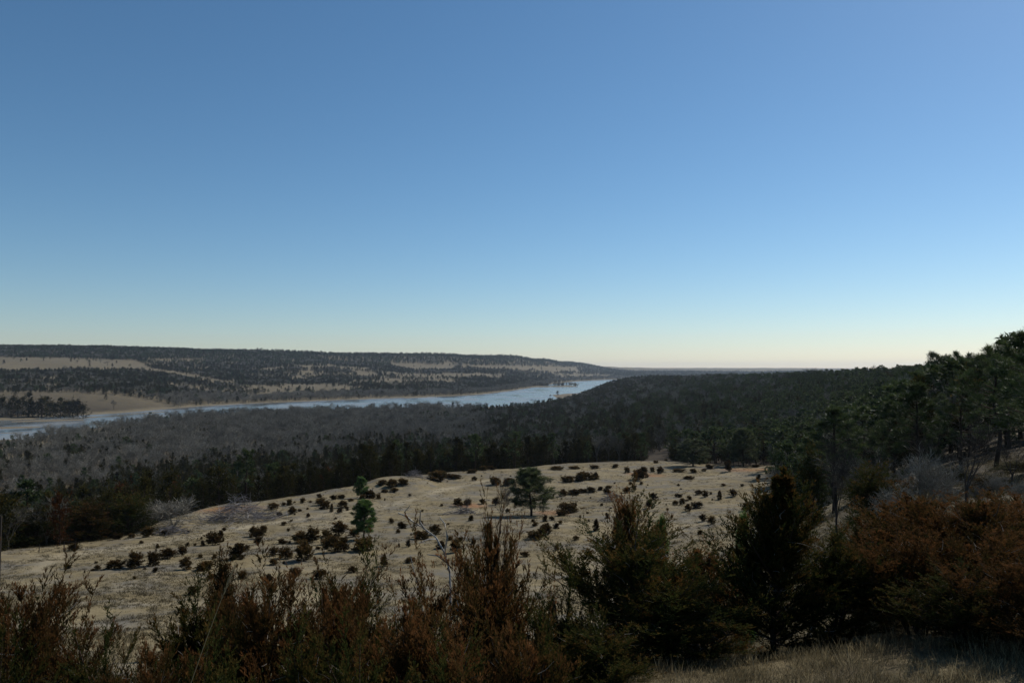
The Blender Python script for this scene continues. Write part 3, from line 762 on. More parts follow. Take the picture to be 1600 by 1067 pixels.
def gn_scatter(name, objs, P, sc, rot, kindi, label, cat=None):
    me = bpy.data.meshes.new(name)
    me.vertices.add(len(P)); me.vertices.foreach_set('co', P.astype(np.float32).ravel())
    for nm, ty, v in (('s', 'FLOAT_VECTOR', sc), ('rz', 'FLOAT', rot), ('k', 'INT', kindi)):
        a = me.attributes.new(nm, ty, 'POINT')
        a.data.foreach_set('vector' if ty == 'FLOAT_VECTOR' else 'value', np.asarray(v, np.int32 if ty == 'INT' else np.float32).ravel())
    me.update()
    o = link(name, me, None, label, cat, None, 'stuff')
    t = bpy.data.node_groups.new(name, 'GeometryNodeTree')
    t.interface.new_socket('Geometry', in_out='INPUT', socket_type='NodeSocketGeometry')
    t.interface.new_socket('Geometry', in_out='OUTPUT', socket_type='NodeSocketGeometry')
    gi, go = t.nodes.new('NodeGroupInput'), t.nodes.new('NodeGroupOutput')
    def at(nm, ty):
        n = t.nodes.new('GeometryNodeInputNamedAttribute'); n.data_type = ty; n.inputs[0].default_value = nm; return n.outputs[0]
    cx = t.nodes.new('ShaderNodeCombineXYZ'); t.links.new(at('rz', 'FLOAT'), cx.inputs[2])
    er = t.nodes.new('FunctionNodeEulerToRotation'); t.links.new(cx.outputs[0], er.inputs[0])
    sv, kv = at('s', 'FLOAT_VECTOR'), at('k', 'INT')
    jn = t.nodes.new('GeometryNodeJoinGeometry')
    for i, ob in enumerate(objs):
        oi = t.nodes.new('GeometryNodeObjectInfo'); oi.transform_space = 'ORIGINAL'
        oi.inputs['Object'].default_value = ob; oi.inputs['As Instance'].default_value = True
        cm = t.nodes.new('FunctionNodeCompare'); cm.data_type = 'INT'; cm.operation = 'EQUAL'
        t.links.new(kv, cm.inputs[2]); cm.inputs[3].default_value = i
        ip = t.nodes.new('GeometryNodeInstanceOnPoints')
        t.links.new(gi.outputs[0], ip.inputs['Points']); t.links.new(cm.outputs[0], ip.inputs['Selection'])
        t.links.new(oi.outputs['Geometry'], ip.inputs['Instance'])
        t.links.new(er.outputs[0], ip.inputs['Rotation']); t.links.new(sv, ip.inputs['Scale'])
        t.links.new(ip.outputs[0], jn.inputs[0])
    t.links.new(jn.outputs[0], go.inputs[0])
    md = o.modifiers.new('scatter', 'NODES'); md.node_group = t
    return o

ZONES = [(130, 'behind the broad dark cedar at the meadow edge'), (320, 'behind the spreading leafless thicket'), (560, 'behind the long grey brush heap'), (720, 'behind the earth mound'), (900, 'beyond the lone broad pine'),
         (1060, 'left of the lit grassy gap'), (1220, 'around the rounded pine at the meadow end'), (1400, 'behind the large black-green cedar'), (1e9, 'on the slope under the tallest pine')]
INFO = {
 'cedar': ('cedar_tree', 'dark green cedar in the woods', 'woodland cedars', 'cedar_woods', 'dark cedar woods covering the valley sides', 290),
 'pine': ('woodland_pine', 'dark pine among cedars', 'woodland pines', 'pine_woods', 'pine woods on the ridges of the valley', 290),
 'bare': ('leafless_tree', 'grey leafless tree in the woods', 'leafless trees', 'leafless_woods', 'grey leafless woods along the river', 290),
}
for nm, (oname, lab, grp, sname, slab, nmax) in INFO.items():
    P = np.concatenate(pts_all[nm]); rs = np.random.RandomState(hash(len(nm)) % 1000)
    ix, iy = project(P)
    vis = (ix > -10) & (ix < 1610)
    order = np.argsort(np.where(vis, P[:, 1], 1e9))
    ind, rest = order[:nmax], order[nmax:]
    ms = TEMPL[nm]; srcs = []
    n = len(P)
    base = {'cedar': .62 + .55 * rs.rand(n) ** 1.4, 'pine': .6 + .5 * rs.rand(n), 'bare': .55 + .6 * rs.rand(n)}[nm]
    d = P[:, 1]
    if nm == 'cedar': base = base * (1 + .35 * sstep(900, 1600, d))
    if nm == 'bare': base = base * (1 + .25 * sstep(400, 900, d))
    base = base * np.where(d > 3300, 1.5, 1)
    S = np.stack([base * (.85 + .4 * rs.rand(n)) * (1 + .55 * sstep(900, 1500, d))] * 2 + [base], -1)
    rot = rs.rand(n) * 6.28; ki = rs.randint(0, len(ms), n)
    P[:, 2] -= .1
    for c, i in enumerate(ind):
        k = c if c < len(ms) else ki[i]
        zone = next(z for lim, z in ZONES if ix[i] < lim)
        size = 'short' if base[i] < np.percentile(base[ind], 33) else ('tall' if base[i] > np.percentile(base[ind], 67) else 'mid-sized')
        o = link(oname, ms[k], None, f'{size} {lab} {zone}', 'tree', f'{size} {grp} {zone}', None, P[i], rot[i], S[i])
        if c < len(ms): srcs.append(o)
    gn_scatter(sname, srcs, P[rest], S[rest], rot[rest], ki[rest], slab, 'woods')
    print(nm, n)

# browned cedars that stand out among the green ones
for (x, y, Y, lab) in [(190, 740, 150, 'browned cedar standing out above the green woods at the meadow edge'), (272, 735, 190, 'rust-brown cedar above the grey leafless thicket'),
                       (500, 745, 190, 'reddish-brown dying cedar in the dark wood behind the meadow'), (95, 778, 105, 'large brown-tinged cedar next to the pale-trunked tree'),
                       (515, 728, 230, 'small orange-brown cedar half hidden in the dark wood')]:
    d = pixray(x, y); X, zt = d[0] / d[1] * Y, d[2] / d[1] * Y
    zb = float(height(X, Y)); link('browned_cedar', redc, None, lab, 'tree', None, None, (X, Y, zb - .1), x, max(.7, min(1.6, (zt - zb) / 6.5)))

# taller group of trees on the far bank
for k, (x, yb, yt) in enumerate([(4, 650, 622), (20, 650, 620), (36, 650, 624), (52, 651, 625), (66, 650, 623), (80, 650, 627), (95, 650, 626), (108, 650, 625), (122, 650, 627), (130, 650, 632), (45, 651, 619), (13, 651, 628), (28, 650, 625), (60, 650, 628), (74, 650, 624), (88, 650, 628), (102, 650, 628), (115, 650, 626), (-4, 650, 624), (-14, 650, 623)]):
    Y = 985 + 12 * (k % 3); d = pixray(x, yt); X = d[0] / d[1] * Y; zb = float(height(X, Y)); hh = d[2] / d[1] * Y - zb
    link('tall_cedar', TEMPL['cedar'][k % 4], None, 'tall dark cedar in the clump on the far bank below the tan field', 'tree', 'dark clump of cedars on the far bank', None, (X, Y, zb - 1.3), k, (hh / 7.5 * 1.7, hh / 7.5 * 1.7, hh / 7))
# wooded spit in the river and the lone tree on the sandbar
rs = np.random.RandomState(5)
for k in range(80):
    x = 770 + 134 * rs.rand() ; p = pixY(x, 604.2 - 1.2 * (x - 770) / 134 + rs.normal() * .35, WATER)
    link('spit_tree', TEMPL['cedar' if k % 3 else 'bare'][k % 3], None, ('dark cedar' if k % 3 else 'leafless tree') + ' on the narrow wooded spit reaching into the river', 'tree', ('cedars' if k % 3 else 'leafless trees') + ' on the wooded river spit', None, (p[0], p[1], max(height(p[0], p[1]), WATER) - .2), k, (3.0 + .6 * rs.rand(), 3.0, 1.15 + .4 * rs.rand()))
p = pixY(871, 617.5, WATER)
link('sandbar_tree', TEMPL['cedar'][1], None, 'small dark tree alone on the brown sandbar', 'tree', None, None, (p[0], p[1], height(p[0], p[1]) - .2), 1, (2.8, 2.8, 1.35))
p = pixY(860, 618.5, WATER)
link('sandbar_bush', TEMPL['cedar'][3], None, 'low bush beside the small tree on the sandbar', 'bush', None, None, (p[0], p[1], height(p[0], p[1]) - .2), 1, (1.6, 1.6, .6))

# ------------------------------------------------------------------ larger cedars, leafless trees near the meadow and on the right slope
def midcedar(seed, h, w, mat, rust, **k):
    f, st = cedar(seed, h, w, 170, 14, 7, .16, .05, rust, nlead=3, lean=.08, **k)
    me = f.mesh('cedar_foliage', mat)
    return (me, st.mesh('cedar_trunk', M_bark)), *dims(me)
MC = [midcedar(51, 6, 3.6, M_cedar, -.08, conic=.7), midcedar(52, 5, 4.2, M_cedar, -.05, conic=.5), midcedar(53, 4, 3.2, M_rust, .0, conic=.55)]
def put_mid(i, x, ytop, Y, wpx, label, rz=0):
    meshes, h, w = MC[i]
    d = pixray(x, ytop); X = d[0] / d[1] * Y; zb = float(height(X, Y)) - .05
    hh = d[2] / d[1] * Y - zb; s = wpx / FPX * Y / w
    plant('cedar_tree', meshes, label, 'tree', (X, Y, zb), rz, (s, s, hh / h), None, ('crown', 'trunk'))
put_mid(0, 1268, 695, 74, 58, 'large black-green cedar at the right end of the lit meadow', .4)
put_mid(1, 1365, 722, 34, 105, 'bushy dark olive cedar below the slender pines', 1.7)
put_mid(1, 205, 768, 118, 70, 'round dark cedar with visible stems at the meadow edge', 2.0)
put_mid(0, 55, 790, 108, 90, 'broad dark cedar behind the thin fence stake', 3.0)
put_mid(2, 140, 785, 113, 80, 'brown-olive cedar next to the round dark one', 1.0)
put_mid(0, 10, 775, 106, 110, 'tall dark cedar at the meadow edge below the sand bank', 4.0)
put_mid(2, 348, 858, 40, 46, 'upright brown cedar standing alone on the near slope', 5.0)
put_mid(1, 715, 695, 300, 50, 'dark cedar where the grey woods meet the dark woods', 1.0)

def nearbare(seed, h, spread, mat, w, **k):
    f, st = bare(seed, h, spread, 4, 4, w, **k)
    return (f.mesh('twigs', mat), st.mesh('branches', mat)), h
NB_ = {'grey': nearbare(61, 3.2, 1.5, M_bare, .014, trunk=0, forks=9, tw=4, r0=.012), 'dark': nearbare(62, 5, 1.2, M_darktwig, .02, trunk=.25, forks=3, tw=4, r0=.02),
       'thicket': nearbare(63, 4.5, 1.5, M_bare, .03, trunk=.02, forks=8, tw=4, r0=.012)}
def put_bare(kind, x, ytop, Y, label, rz=0, wide=1.0, cat='tree', name='leafless_tree'):
    meshes, h = NB_[kind]
    d = pixray(x, ytop); X = d[0] / d[1] * Y; zb = float(height(X, Y)) - .03
    s = (d[2] / d[1] * Y - zb) / h
    plant(name, meshes, label, cat, (X, Y, zb), rz, (s * wide, s * wide, s), None, ('crown', 'trunk'))
put_bare('grey', 1440, 688, 34, 'pale grey leafless shrub with fanned branches under the tall open pine', .3, 1.1, 'shrub', 'leafless_shrub')
put_bare('dark', 1508, 668, 30, 'dark leafless tree with a crooked forked trunk', 1.0, 1.0)
put_bare('dark', 1305, 690, 40, 'thin crooked leafless tree between the two dark cedars', 2.0, .6)
put_bare('grey', 1400, 745, 30, 'small grey leafless shrub beside the bushy olive cedar', 2.3, 1.0, 'shrub', 'leafless_shrub')
put_bare('grey', 1560, 735, 36, 'low pale leafless shrub beneath the big dark-trunked pine', 4.0, 1.2, 'shrub', 'leafless_shrub')
put_bare('grey', 1350, 690, 55, 'tangled grey leafless shrub behind the bushy olive cedar', 5.0, 1.3, 'shrub', 'leafless_shrub')
for (kd, x, yt, Yd, wd, lab) in [('grey', 1590, 745, 28, 1.3, 'wide grey leafless shrub on the slope behind the big reddish cedar shrub'), ('grey', 1530, 752, 32, 1.2, 'grey leafless shrub at the foot of the dark leafless tree'),
    ('grey', 1475, 740, 38, 1.2, 'fine-twigged grey shrub between the fanned grey shrub and the dark leafless tree'), ('dark', 1580, 690, 42, .9, 'thin dark leafless tree beside the big dark-trunked pine'),
    ('grey', 1620, 770, 22, 1.2, 'low grey leafless shrub below the tallest pine'), ('dark', 1455, 680, 48, .8, 'slim dark leafless tree behind the fanned grey shrub')]:
    put_bare(kd, x, yt, Yd, lab, x, wd, 'shrub' if kd == 'grey' else 'tree', 'leafless_shrub' if kd == 'grey' else 'leafless_tree')
put_mid(2, 1545, 745, 40, 70, 'brown-green cedar on the slope under the big dark-trunked pine', 2.0)
put_mid(1, 1600, 720, 52, 90, 'dark cedar at the foot of the tallest pine', 4.0)
put_mid(1, 1490, 730, 56, 70, 'dark cedar behind the dark leafless tree', 1.0)
put_bare('thicket', 272, 764, 118, 'spreading grey leafless thicket at the meadow edge', .5, 1.5)
put_bare('thicket', 235, 772, 122, 'grey leafless thicket beside the round dark cedar', 2.5, 1.2)
put_bare('dark', 782, 762, 105, 'spindly leafless sapling on the meadow by the lone broad pine', 1.5, .7)

# ------------------------------------------------------------------ small cedars scattered on the meadow (foot x, foot y, height, width in photo pixels)
def T_shrub(seed, h, w, conic, lean=.2, nlead=4, nb=60):
    f, st = cedar(seed, h, w, nb, 9, 6, .11, .05, .12, nlead=nlead, lean=lean, conic=conic, wisps=8, wisplen=.10)
    me = joined(f, st, 'small_cedar', [M_shrub, M_bark])
    return me, *dims(me)
SH = [T_shrub(71, 1.0, 1.0, .45), T_shrub(72, 1.0, .9, .6), T_shrub(73, 1.1, .75, .85, .08, 2), T_shrub(74, .8, 1.3, .4, .3, 6, 80), T_shrub(75, .9, 1.0, .5, .25, 5)]
LIST = """115 860 16 22;182 843 10 14;205 841 9 12;232 839 14 22;258 836 9 10;178 889 15 28;210 888 23 28;240 884 25 25;262 872 19 22;284 868 14 14;305 853 5 5;316 853 12 8;
332 852 20 20;345 847 20 12;290 891 17 18;316 891 14 28;372 874 28 22;396 839 14 15;243 894 9 10;105 889 10 9;404 841 14 14;411 834 15 14;437 806 9 12;427 796 10 14;443 790 6 8;453 790 9 10;
457 803 11 11;468 799 5 6;473 786 8 8;485 786 4 5;502 789 13 17;507 796 12 18;521 781 8 12;533 779 9 15;518 800 12 5;535 793 12 16;531 801 10 10;542 798 8 7;548 784 6 8;580 778 10 24;592 779 8 10;
616 769 8 12;611 818 8 7;630 826 11 18;622 833 8 9;658 820 6 6;659 843 14 26;680 835 20 18;638 855 11 10;703 844 8 8;711 863 17 17;720 846 8 10;688 858 14 12;470 849 16 24;488 848 24 24;510 839 16 20;
530 837 20 20;552 839 14 16;512 851 17 20;475 877 30 34;445 873 20 20;428 869 12 14;520 863 24 30;537 861 24 26;565 861 20 32;427 883 10 14;404 851 14 14;595 759 7 14;612 760 12 18;632 758 12 20;660 741 10 24;
680 751 16 30;700 746 8 14;712 748 7 24;735 739 7 24;755 735 6 12;770 734 6 12;741 751 8 10;716 791 11 14;730 789 9 14;754 787 10 10;775 789 11 14;736 814 9 7;690 791 5 5;775 758 12 20;792 758 13 24;
793 801 6 6;825 753 8 14;888 753 12 24;905 751 12 28;920 750 11 20;932 748 12 9;880 776 10 16;895 773 9 20;912 770 8 16;925 769 8 16;937 766 7 12;950 763 6 10;950 772 8 14;980 770 11 14;990 767 9 10;
985 758 5 5;1002 758 6 6;980 739 9 12;998 750 17 16;1006 746 20 16;1020 738 8 8;1032 740 12 14;1075 749 7 16;1085 739 6 12;1100 737 5 8;1138 737 14 14;1186 749 7 6;1021 781 13 13;1015 794 12 12;
1059 777 7 10;1055 789 9 9;1066 789 10 10;1077 781 8 9;1092 773 10 10;1102 777 10 10;1111 773 5 5;1124 781 12 9;1145 776 11 11;1090 794 12 18;1075 799 10 12;1195 781 9 9;1167 798 17 16;1098 815 10 10;
1112 819 13 16;1094 835 9 7;890 801 14 32;878 806 10 18;862 813 9 10;852 815 10 7;836 822 8 10;948 810 8 6;931 830 18 12;870 826 10 8;876 819 6 6;855 835 18 16;835 842 16 20;846 839 14 14;964 813 5 5;
920 815 5 5;868 734 5 20;900 733 5 20;930 732 5 16;960 731 6 14;1060 738 6 18;1110 733 6 14;1180 730 5 14;1040 720 4 8;1025 724 4 8;640 742 6 10;655 735 6 12;440 850 8 10;385 860 10 10;350 830 5 6;
565 780 7 14;600 770 6 10;500 777 5 9;660 800 4 4;700 820 4 5;760 830 9 10;740 850 8 9;800 845 6 7;900 845 7 8;960 850 9 9;1000 800 5 5;1050 810 5 5;1130 760 5 6;1160 760 4 5;1060 760 4 5;900 790 5 6;
940 790 4 5;640 775 4 5;560 820 4 5;450 830 5 6;250 870 5 6;150 880 5 6;210 905 6 7;330 905 10 12;300 930 12 14;380 905 14 16;420 910 16 18;460 900 12 16;500 905 16 20;550 895 12 16;600 885 14 16;640 880 10 14;820 870 10 14;870 860 9 10""".replace('\n', '')
rows = np.array([[float(v) for v in r.split()] for r in LIST.split(';') if r.strip()])
rsx = np.random.RandomState(44); extra = []
while len(extra) < 95:                                   # seedlings clustered about the larger shrubs
    r = rows[rsx.randint(len(rows))]; x, y = r[0] + rsx.normal() * 26, r[1] + rsx.normal() * 7
    if 60 < x < 1215 and y > np.interp(x, [0, 200, 330, 600, 750, 1000, 1240], [872, 850, 800, 764, 744, 735, 740]) and y < 900:
        hp = (y - 650) / 26. * (.35 + .6 * rsx.rand()); extra.append((x, y, hp, hp * (.6 + .9 * rsx.rand())))
rows = np.concatenate([rows, np.array(extra)])
G = ground_at(rows[:, 0], rows[:, 1], 12)
WHERE = [(0, 0, 330, 1000, 'near the worn track'), (330, 835, 640, 1000, 'on the near slope around the narrow green pine'), (330, 0, 640, 835, 'on the meadow near the grey brush pile'),
         (640, 0, 860, 765, 'by the earth mound at the far meadow edge'), (860, 0, 1240, 765, 'on the far side of the meadow past the lone pine'),
         (640, 765, 860, 1000, 'around the lone broad pine'), (860, 765, 1240, 1000, 'on the open meadow beyond the tall bushy cedar')]
for k, (r, g) in enumerate(zip(rows, G)):
    x, y, hp, wp = r
    sz = hp * g[1] / FPX
    i = 2 if hp > wp * 1.15 else (3 if wp > hp * 1.6 else (0, 1, 4)[k % 3])
    me, h, w = SH[i]; jz, jw = .8 + .5 * ((k * 7919) % 97) / 97., .8 + .45 * ((k * 104729) % 89) / 89.; sz *= jz; wp *= jw
    place = next(p for (x0, y0, x1, y1, p) in WHERE if x0 <= x < x1 and y0 <= y < y1)
    size = 'tiny' if sz < .75 else ('small' if sz < 1.5 else 'knee-high')
    shape = {2: 'pointed', 3: 'spreading'}.get(i, 'rounded')
    if size == 'knee-high': size = 'larger'
    link('cedar_shrub', me, None, f'{size} {shape} brown-green cedar shrub {place}', 'shrub', f'{size} {shape} shrubs {place}', None, (g[0], g[1], g[2] - .04), k * 1.7, (wp * g[1] / FPX / w * 1.0, wp * g[1] / FPX / w * 1.0, sz / h * .95))

# ------------------------------------------------------------------ dead wood
def branchy(seed, pts, r0, twigs, tl, mat, name):
    rs = np.random.RandomState(seed); b = MB(); pts = np.array(pts, float)
    b.tube(pts, np.linspace(r0, r0 * .3, len(pts)), .9, 6)
    parts = []
    for k in range(twigs):
        s = .25 + .75 * rs.rand(); i = min(len(pts) - 2, int(s * (len(pts) - 1))); f = s * (len(pts) - 1) - i
        p = pts[i] * (1 - f) + pts[i + 1] * f; d = unit(unit(pts[i + 1] - pts[i]) + rs.normal(size=3) * .7)
        q = [p]; L = tl * (.4 + .8 * rs.rand())
        for _ in range(4): d = unit(d + rs.normal(size=3) * .25); q.append(q[-1] + d * L / 4)
        t = MB(); t.tube(q, np.linspace(r0 * .4, r0 * .08, 5), .8, 4); parts.append(t.mesh('branch', mat))
        for _ in range(2):
            j = rs.randint(1, 4); dd = unit(d + rs.normal(size=3) * .6)
            t2 = [q[j], q[j] + dd * L * .25, q[j] + (dd + rs.normal(size=3) * .2) * L * .45]
            b.tube(t2, [r0 * .18, r0 * .12, r0 * .05], .7, 3)
    return b.mesh(name, mat), parts
def snag(seed, x, yb, yt, Y, label, lean, twigs=5, r=.02, tl=.4):
    d = pixray(x, yb); X = d[0] / d[1] * Y; zb = float(height(X, Y)) - .05
    dt = pixray(x, yt); H = dt[2] / dt[1] * Y - zb
    pts = [(0, 0, 0), (.02 * H, 0, .25 * H), (.0, .02, .5 * H), (lean * .35 * H, 0, .72 * H), (lean * .7 * H, 0, .88 * H), (lean * H, 0, H)]
    me, parts = branchy(seed, pts, r, twigs, tl, M_dead, 'dead_trunk')
    o = link('dead_snag', None, None, label, 'dead tree', None, None, (X, Y, zb))
    link('trunk', me, o)
    for p in parts: link('branch', p, o)
def traced_snag(Y, base_x, polys, label):
    rs = np.random.RandomState(8); d = pixray(base_x, 900.); X = d[0] / d[1] * Y; zb = float(height(X, Y)) - .05
    o = link('dead_snag', None, None, label, 'dead tree', None, None, (X, Y, zb))
    for k, (r, pl) in enumerate(polys):
        q = []
        for n, (x, y) in enumerate(pl):
            dd = pixray(x, y); yy = Y + (.16 * math.sin(1.9 * n + k) if n else .1 * k)
            q.append((dd[0] / dd[1] * yy - X, yy - Y, dd[2] / dd[1] * yy - zb))
        if k == 0: q = [(0, 0, 0), (q[0][0] * .6, 0, q[0][2] * .5)] + q
        b = MB(); b.tube(q, np.linspace(r, r * .4, len(q)), .85, 6)
        link('trunk' if k == 0 else 'branch', b.mesh('dead_branch', M_dead), o)
traced_snag(9.0, 704, [(.017, [(704, 925), (703, 893), (694, 862), (681, 839), (661, 824), (641, 812)]), (.013, [(663, 826), (656, 815), (657, 798)]), (.012, [(643, 813), (634, 806), (622, 801)]),
    (.012, [(695, 862), (699, 838), (695, 818), (687, 808)]), (.012, [(700, 880), (684, 868), (668, 866)]), (.01, [(683, 842), (670, 842), (655, 848)]), (.01, [(640, 812), (632, 800), (640, 790)])],
    'bleached leafless snag with a curved forked top above the rusty shrubs')
snag(82, 712, 890, 862, 8.4, 'short white broken stub beside the curved bleached snag', .02, 1, .02, .1)
snag(83, 678, 900, 868, 8.2, 'thin pale dead stem left of the curved bleached snag', -.1, 3, .012, .3)

def pile(seed, x, y, wpx, hpx, label, n=160, pale=.0, dpt=.7):
    rs = np.random.RandomState(seed); g = ground_at([x], [y], 12)[0]; W = wpx * g[1] / FPX; H = hpx * g[1] / FPX
    b = MB()
    for k in range(n):
        a = rs.normal(size=2) * .22; z = H * max(.05, (1 - 2.2 * abs(a[0])) * (1 - 1.6 * abs(a[1]))) * rs.rand() ** .6
        p = np.array([a[0] * W, a[1] * W * dpt, z]); d = unit(rs.normal(size=3) * np.array([1, .8, .33]))
        L = W * .13 * (.5 + rs.rand()); r = .015 + .035 * rs.rand() ** 2
        p[2] += float(height(g[0] + p[0], g[1] + p[1])) - g[2]
        b.tube([p - d * L, p + rs.normal(size=3) * L * .08, p + d * L], [r, r * .9, r * .4], np.clip(rs.rand() * .8 + pale, 0, 1), 4)
    link('brush_pile', b.mesh('brush_pile', M_brush), None, label, 'brush pile', None, None, g)
pile(91, 375, 813, 130, 42, 'long heap of grey cut brush lying on the meadow beside the orange grass', 420, .1)
pile(92, 725, 803, 60, 13, 'low dark brush heap under the dead stump', 120)
pile(93, 957, 783, 50, 20, 'small grey brush heap with pale sticks past the lone pine', 160, .1)
pile(94, 648, 745, 40, 14, 'tangle of grey sticks on the earth mound', 160, .2)
pile(95, 268, 834, 70, 14, 'flattened dead brush under the spreading leafless thicket', 160)

def log(x, y, Lpx, ang, rad, label, seed, mat=M_dead):
    g = ground_at([x], [y], 10)[0]; L = Lpx * g[1] / FPX; rs = np.random.RandomState(seed)
    s = np.linspace(-.5, .5, 7); c = np.stack([s * L * math.cos(ang), s * L * math.sin(ang), 0 * s], -1)
    c[:, :2] += rs.normal(size=(7, 2)) * L * .02
    c[:, 2] = [float(height(g[0] + p[0], g[1] + p[1])) - g[2] + rad * .7 for p in c]
    b = MB(); b.tube(c, rad * np.array([.8, 1, 1, .9, .8, .6, .35]), .85, 6)
    o = link('fallen_log', None, None, label, 'log', None, None, g)
    link('log_trunk', b.mesh('log_trunk', mat), o)
    for k in range(3):
        i = rs.randint(2, 6); t = MB(); d = unit(np.array([rs.normal(), rs.normal(), .9]))
        t.tube([c[i], c[i] + d * L * .12, c[i] + d * L * .2 + rs.normal(size=3) * L * .03], [rad * .4, rad * .25, rad * .1], .9, 4)
        link('branch_stub', t.mesh('branch_stub', mat), o)
log(1110, 823, 16, .4, .07, 'white bleached log lying on bare grey ground', 1)
log(732, 801, 18, .1, .14, 'white split log at the foot of the dead stump', 2)
log(957, 780, 12, 1.0, .10, 'pale forked log in the small brush heap', 3)
log(193, 889, 8, .3, .10, 'short pale log beside the dark shrubs by the track', 4)
log(365, 826, 14, .2, .05, 'thin pale branch lying by the worn track', 5)
put_bare('dark', 729, 778, float(ground_at([729], [803], 12)[0][1]), 'broken dark stump with upright splintered branches on the meadow', 2.0, .8, 'stump', 'dead_stump')

# ------------------------------------------------------------------ fence posts and the frame on the meadow
def post(x, yb, yt, label, r, Y=None, name='fence_post'):
    g = ground_at([x], [yb], 10)[0]
    if Y: d = pixray(x, 577.); g = np.array([d[0] / d[1] * Y, Y, float(height(d[0] / d[1] * Y, Y))])
    dt = pixray(x, yt); H = dt[2] / dt[1] * g[1] - g[2]
    b = MB(); b.tube([(0, 0, -.2), (.01, 0, H * .5), (.03, 0, H - .02), (.03, 0, H)], [r, r * .97, r * .92, r * .7], .5, 6)
    return link(name, b.mesh(name, M_post), None, label, 'post', None, None, g), g, H
post(5, 880, 806, 'tall weathered fence post above the arching red-brown shrub', .04, 26)
post(61, 864, 850, 'thin stake at the meadow edge left of the small frame', .04)
g = ground_at([100], [862], 10)[0]; H = 16 * g[1] / FPX; Wd = 15 * g[1] / FPX
fr = link('rail_frame', None, None, 'small wooden post-and-rail frame beside a shrub at the meadow edge', 'fence', None, None, g)
for nm, pts in (('post', [(0, 0, -.2), (0, 0, H)]), ('post', [(Wd, .3, -.2), (Wd, .3, H * .95)]), ('rail', [(-.1, 0, H * .93), (Wd + .15, .3, H * .88)])):
    b = MB(); b.tube(pts, [.06 if nm == 'post' else .045] * 2, .4, 6); link(nm, b.mesh(nm, M_post), fr)
b = MB(); b.tube([(0, 0, 0), (.05, 0, 1.2), (.0, 0, 2.6)], [.07, .06, .05], 1, 6)
p = ground_at([78], [842], 10)[0]
link('pale_trunk', b.mesh('pale_trunk', M_dead), None, 'pale bare tree trunk at the edge of the dark cedars', 'tree trunk', None, None, p)

# long dry grass stalk leaning across the near shrubs
a = pixray(215, 1066); e = pixray(366, 886)
A = a / a[1] * 3.4; E = e / e[1] * 4.0
gz = float(height(A[0], A[1]))
A0 = np.array([A[0] - .12, A[1], gz - .02])
s = np.linspace(0, 1, 9)[:, None]
pts = A0 * (1 - s) + E * s + np.array([0, 0, .10]) * (s * (1 - s)) * 4 * np.array([[1.]])
b = MB(); b.tube(pts - A0, np.linspace(.0032, .0016, 9), .6, 5); rs = np.random.RandomState(3)
hd = pts[-2:] - A0; n = 40; q = rs.rand(n, 1); Pq = hd[0] * (1 - q) + hd[1] * q
st = link('grass_stalk', None, None, 'single long dry grass stalk leaning across the near shrubs', 'grass stalk', None, None, A0)
link('stem', b.mesh('stem', M_grass), st)
b = MB(); b.blades(Pq, unit(hd[1] - hd[0]) + runit(rs, n) * .35, .03, .004, .7, rs); link('seed_head', b.mesh('seed_head', M_grass), st)

# ------------------------------------------------------------------ dry grass
def tuft(seed, n, h, spread, wd, tmax=1):
    rs = np.random.RandomState(seed); b = MB()
    P = np.zeros((n, 3)); P[:, :2] = rs.normal(size=(n, 2)) * spread
    D = unit(np.stack([rs.normal(size=n) * .55, rs.normal(size=n) * .55, np.ones(n)], -1))
    b.blades(P, D, h * (.4 + .8 * rs.rand(n)), wd, tmax * rs.rand(n), rs)
    return b.mesh('grass_tuft', M_grass)
tm = [tuft(1, 46, .10, .06, .004), tuft(2, 30, .15, .06, .0035), tuft(3, 60, .06, .10, .005)]
fm = [tuft(4, 26, .22, .22, .03, .5), tuft(5, 30, .16, .32, .035), tuft(6, 20, .34, .15, .028, .35)]
nsrc, fsrc = [], []
for k, (x, y) in enumerate([(1240, 1040), (1330, 1045), (1150, 1030)]):
    g = ground_at([x], [y])[0]
    nsrc.append(link('grass_tuft', tm[k], None, ['low pale grass tuft in the sunlit patch below the yellow-olive shrub', 'tall wiry grass tuft at the edge of the deep shade', 'dense short grass tuft at the foot of the dark spire cedar'][k], 'grass', None, None, g))
for k, (x, y) in enumerate([(1000, 770), (660, 815), (900, 830)]):
    g = ground_at([x], [y], 12)[0]
    fsrc.append(link('grass_tuft', fm[k], None, ['dry bunch of grass on the open meadow beyond the bushy cedar', 'dry bunch of grass between the two green pines', 'dry bunch of grass on the slope beyond the orange-brown shrub'][k], 'grass', None, None, g))
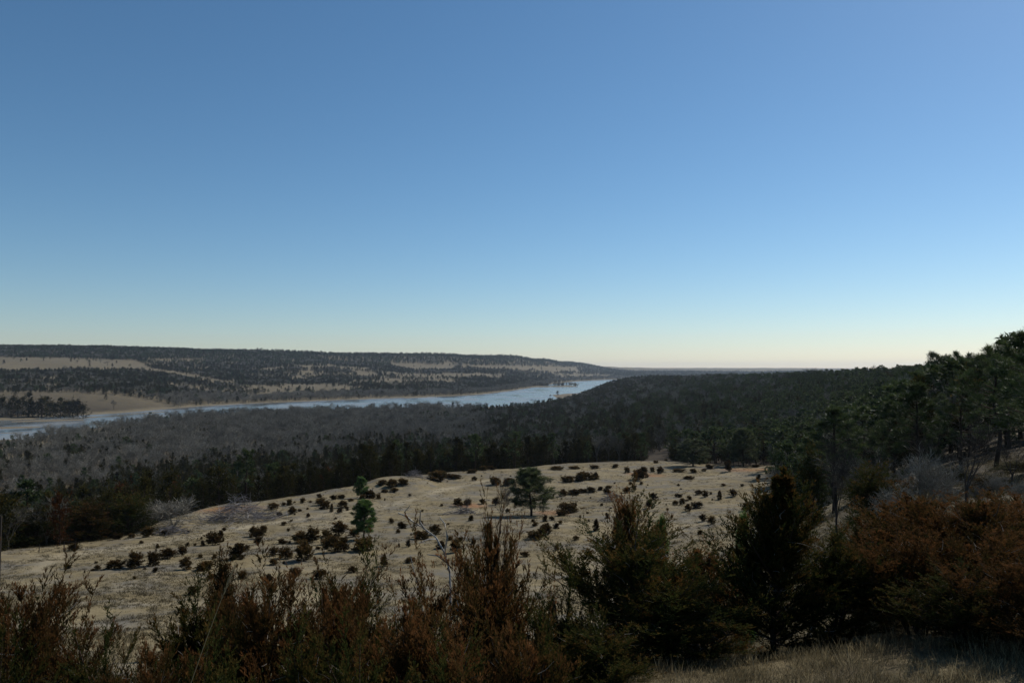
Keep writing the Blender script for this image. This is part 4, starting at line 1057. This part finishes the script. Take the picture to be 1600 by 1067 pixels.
rs = np.random.RandomState(12)
n = 18000
Y = 3.2 + 13 * rs.rand(n) ** 1.3; X = (rs.rand(n) * 2 - 1) * .78 * Y
keep = fbm(X / .9, Y / .9, 61) > -.4
X, Y = X[keep], Y[keep]; n = len(X)
S = (.35 + .5 * rs.rand(n) ** 2) * (1 + .5 * fbm(X / 2, Y / 2, 62))
gn_scatter('near_grass', nsrc, np.stack([X, Y, height(X, Y)], -1), np.stack([S, S, S], -1), rs.rand(n) * 6.28, rs.randint(0, 3, n), 'short dry grass covering the near slope', 'grass')
n = 110000
Y = np.exp(math.log(14) + rs.rand(n) * math.log(300 / 14.)); X = (rs.rand(n) * 2 - 1) * .74 * Y
u = X / Y
keep = (Y < np.where(u > .33, 150, keyY(u, 8) + 6)) & (fbm(X / 7, Y / 5, 63) + .35 * (rs.rand(n) - .5) > -.12)
X, Y = X[keep], Y[keep]; n = len(X)
S = (.45 + .75 * rs.rand(n) ** 2)
gn_scatter('meadow_grass', fsrc, np.stack([X, Y, height(X, Y) - .02], -1), np.stack([S, S, S * .9], -1), rs.rand(n) * 6.28, rs.randint(0, 3, n), 'dry tan grass covering the meadow', 'grass')

# ------------------------------------------------------------------ haze
hb = MB()
X0, Z0, Z1 = 16500, -75, 125
c = [(-X0, -X0, Z0), (X0, -X0, Z0), (X0, X0, Z0), (-X0, X0, Z0), (-X0, -X0, Z1), (X0, -X0, Z1), (X0, X0, Z1), (-X0, X0, Z1)]
hb.add(c, [(3, 2, 1, 0), (4, 5, 6, 7), (0, 1, 5, 4), (1, 2, 6, 5), (2, 3, 7, 6), (3, 0, 4, 7)], 0)
hm, nt, out = newmat('haze')
v = N(nt, 'ShaderNodeVolumePrincipled'); v.inputs['Color'].default_value = (.72, .85, 1, 1); v.inputs['Density'].default_value = 3.6e-5
v.inputs['Anisotropy'].default_value = .3
nt.links.new(v.outputs[0], out.inputs['Volume'])
link('haze', hb.mesh('haze', hm), None, 'thin blue haze over the far valley', None, None, 'stuff')
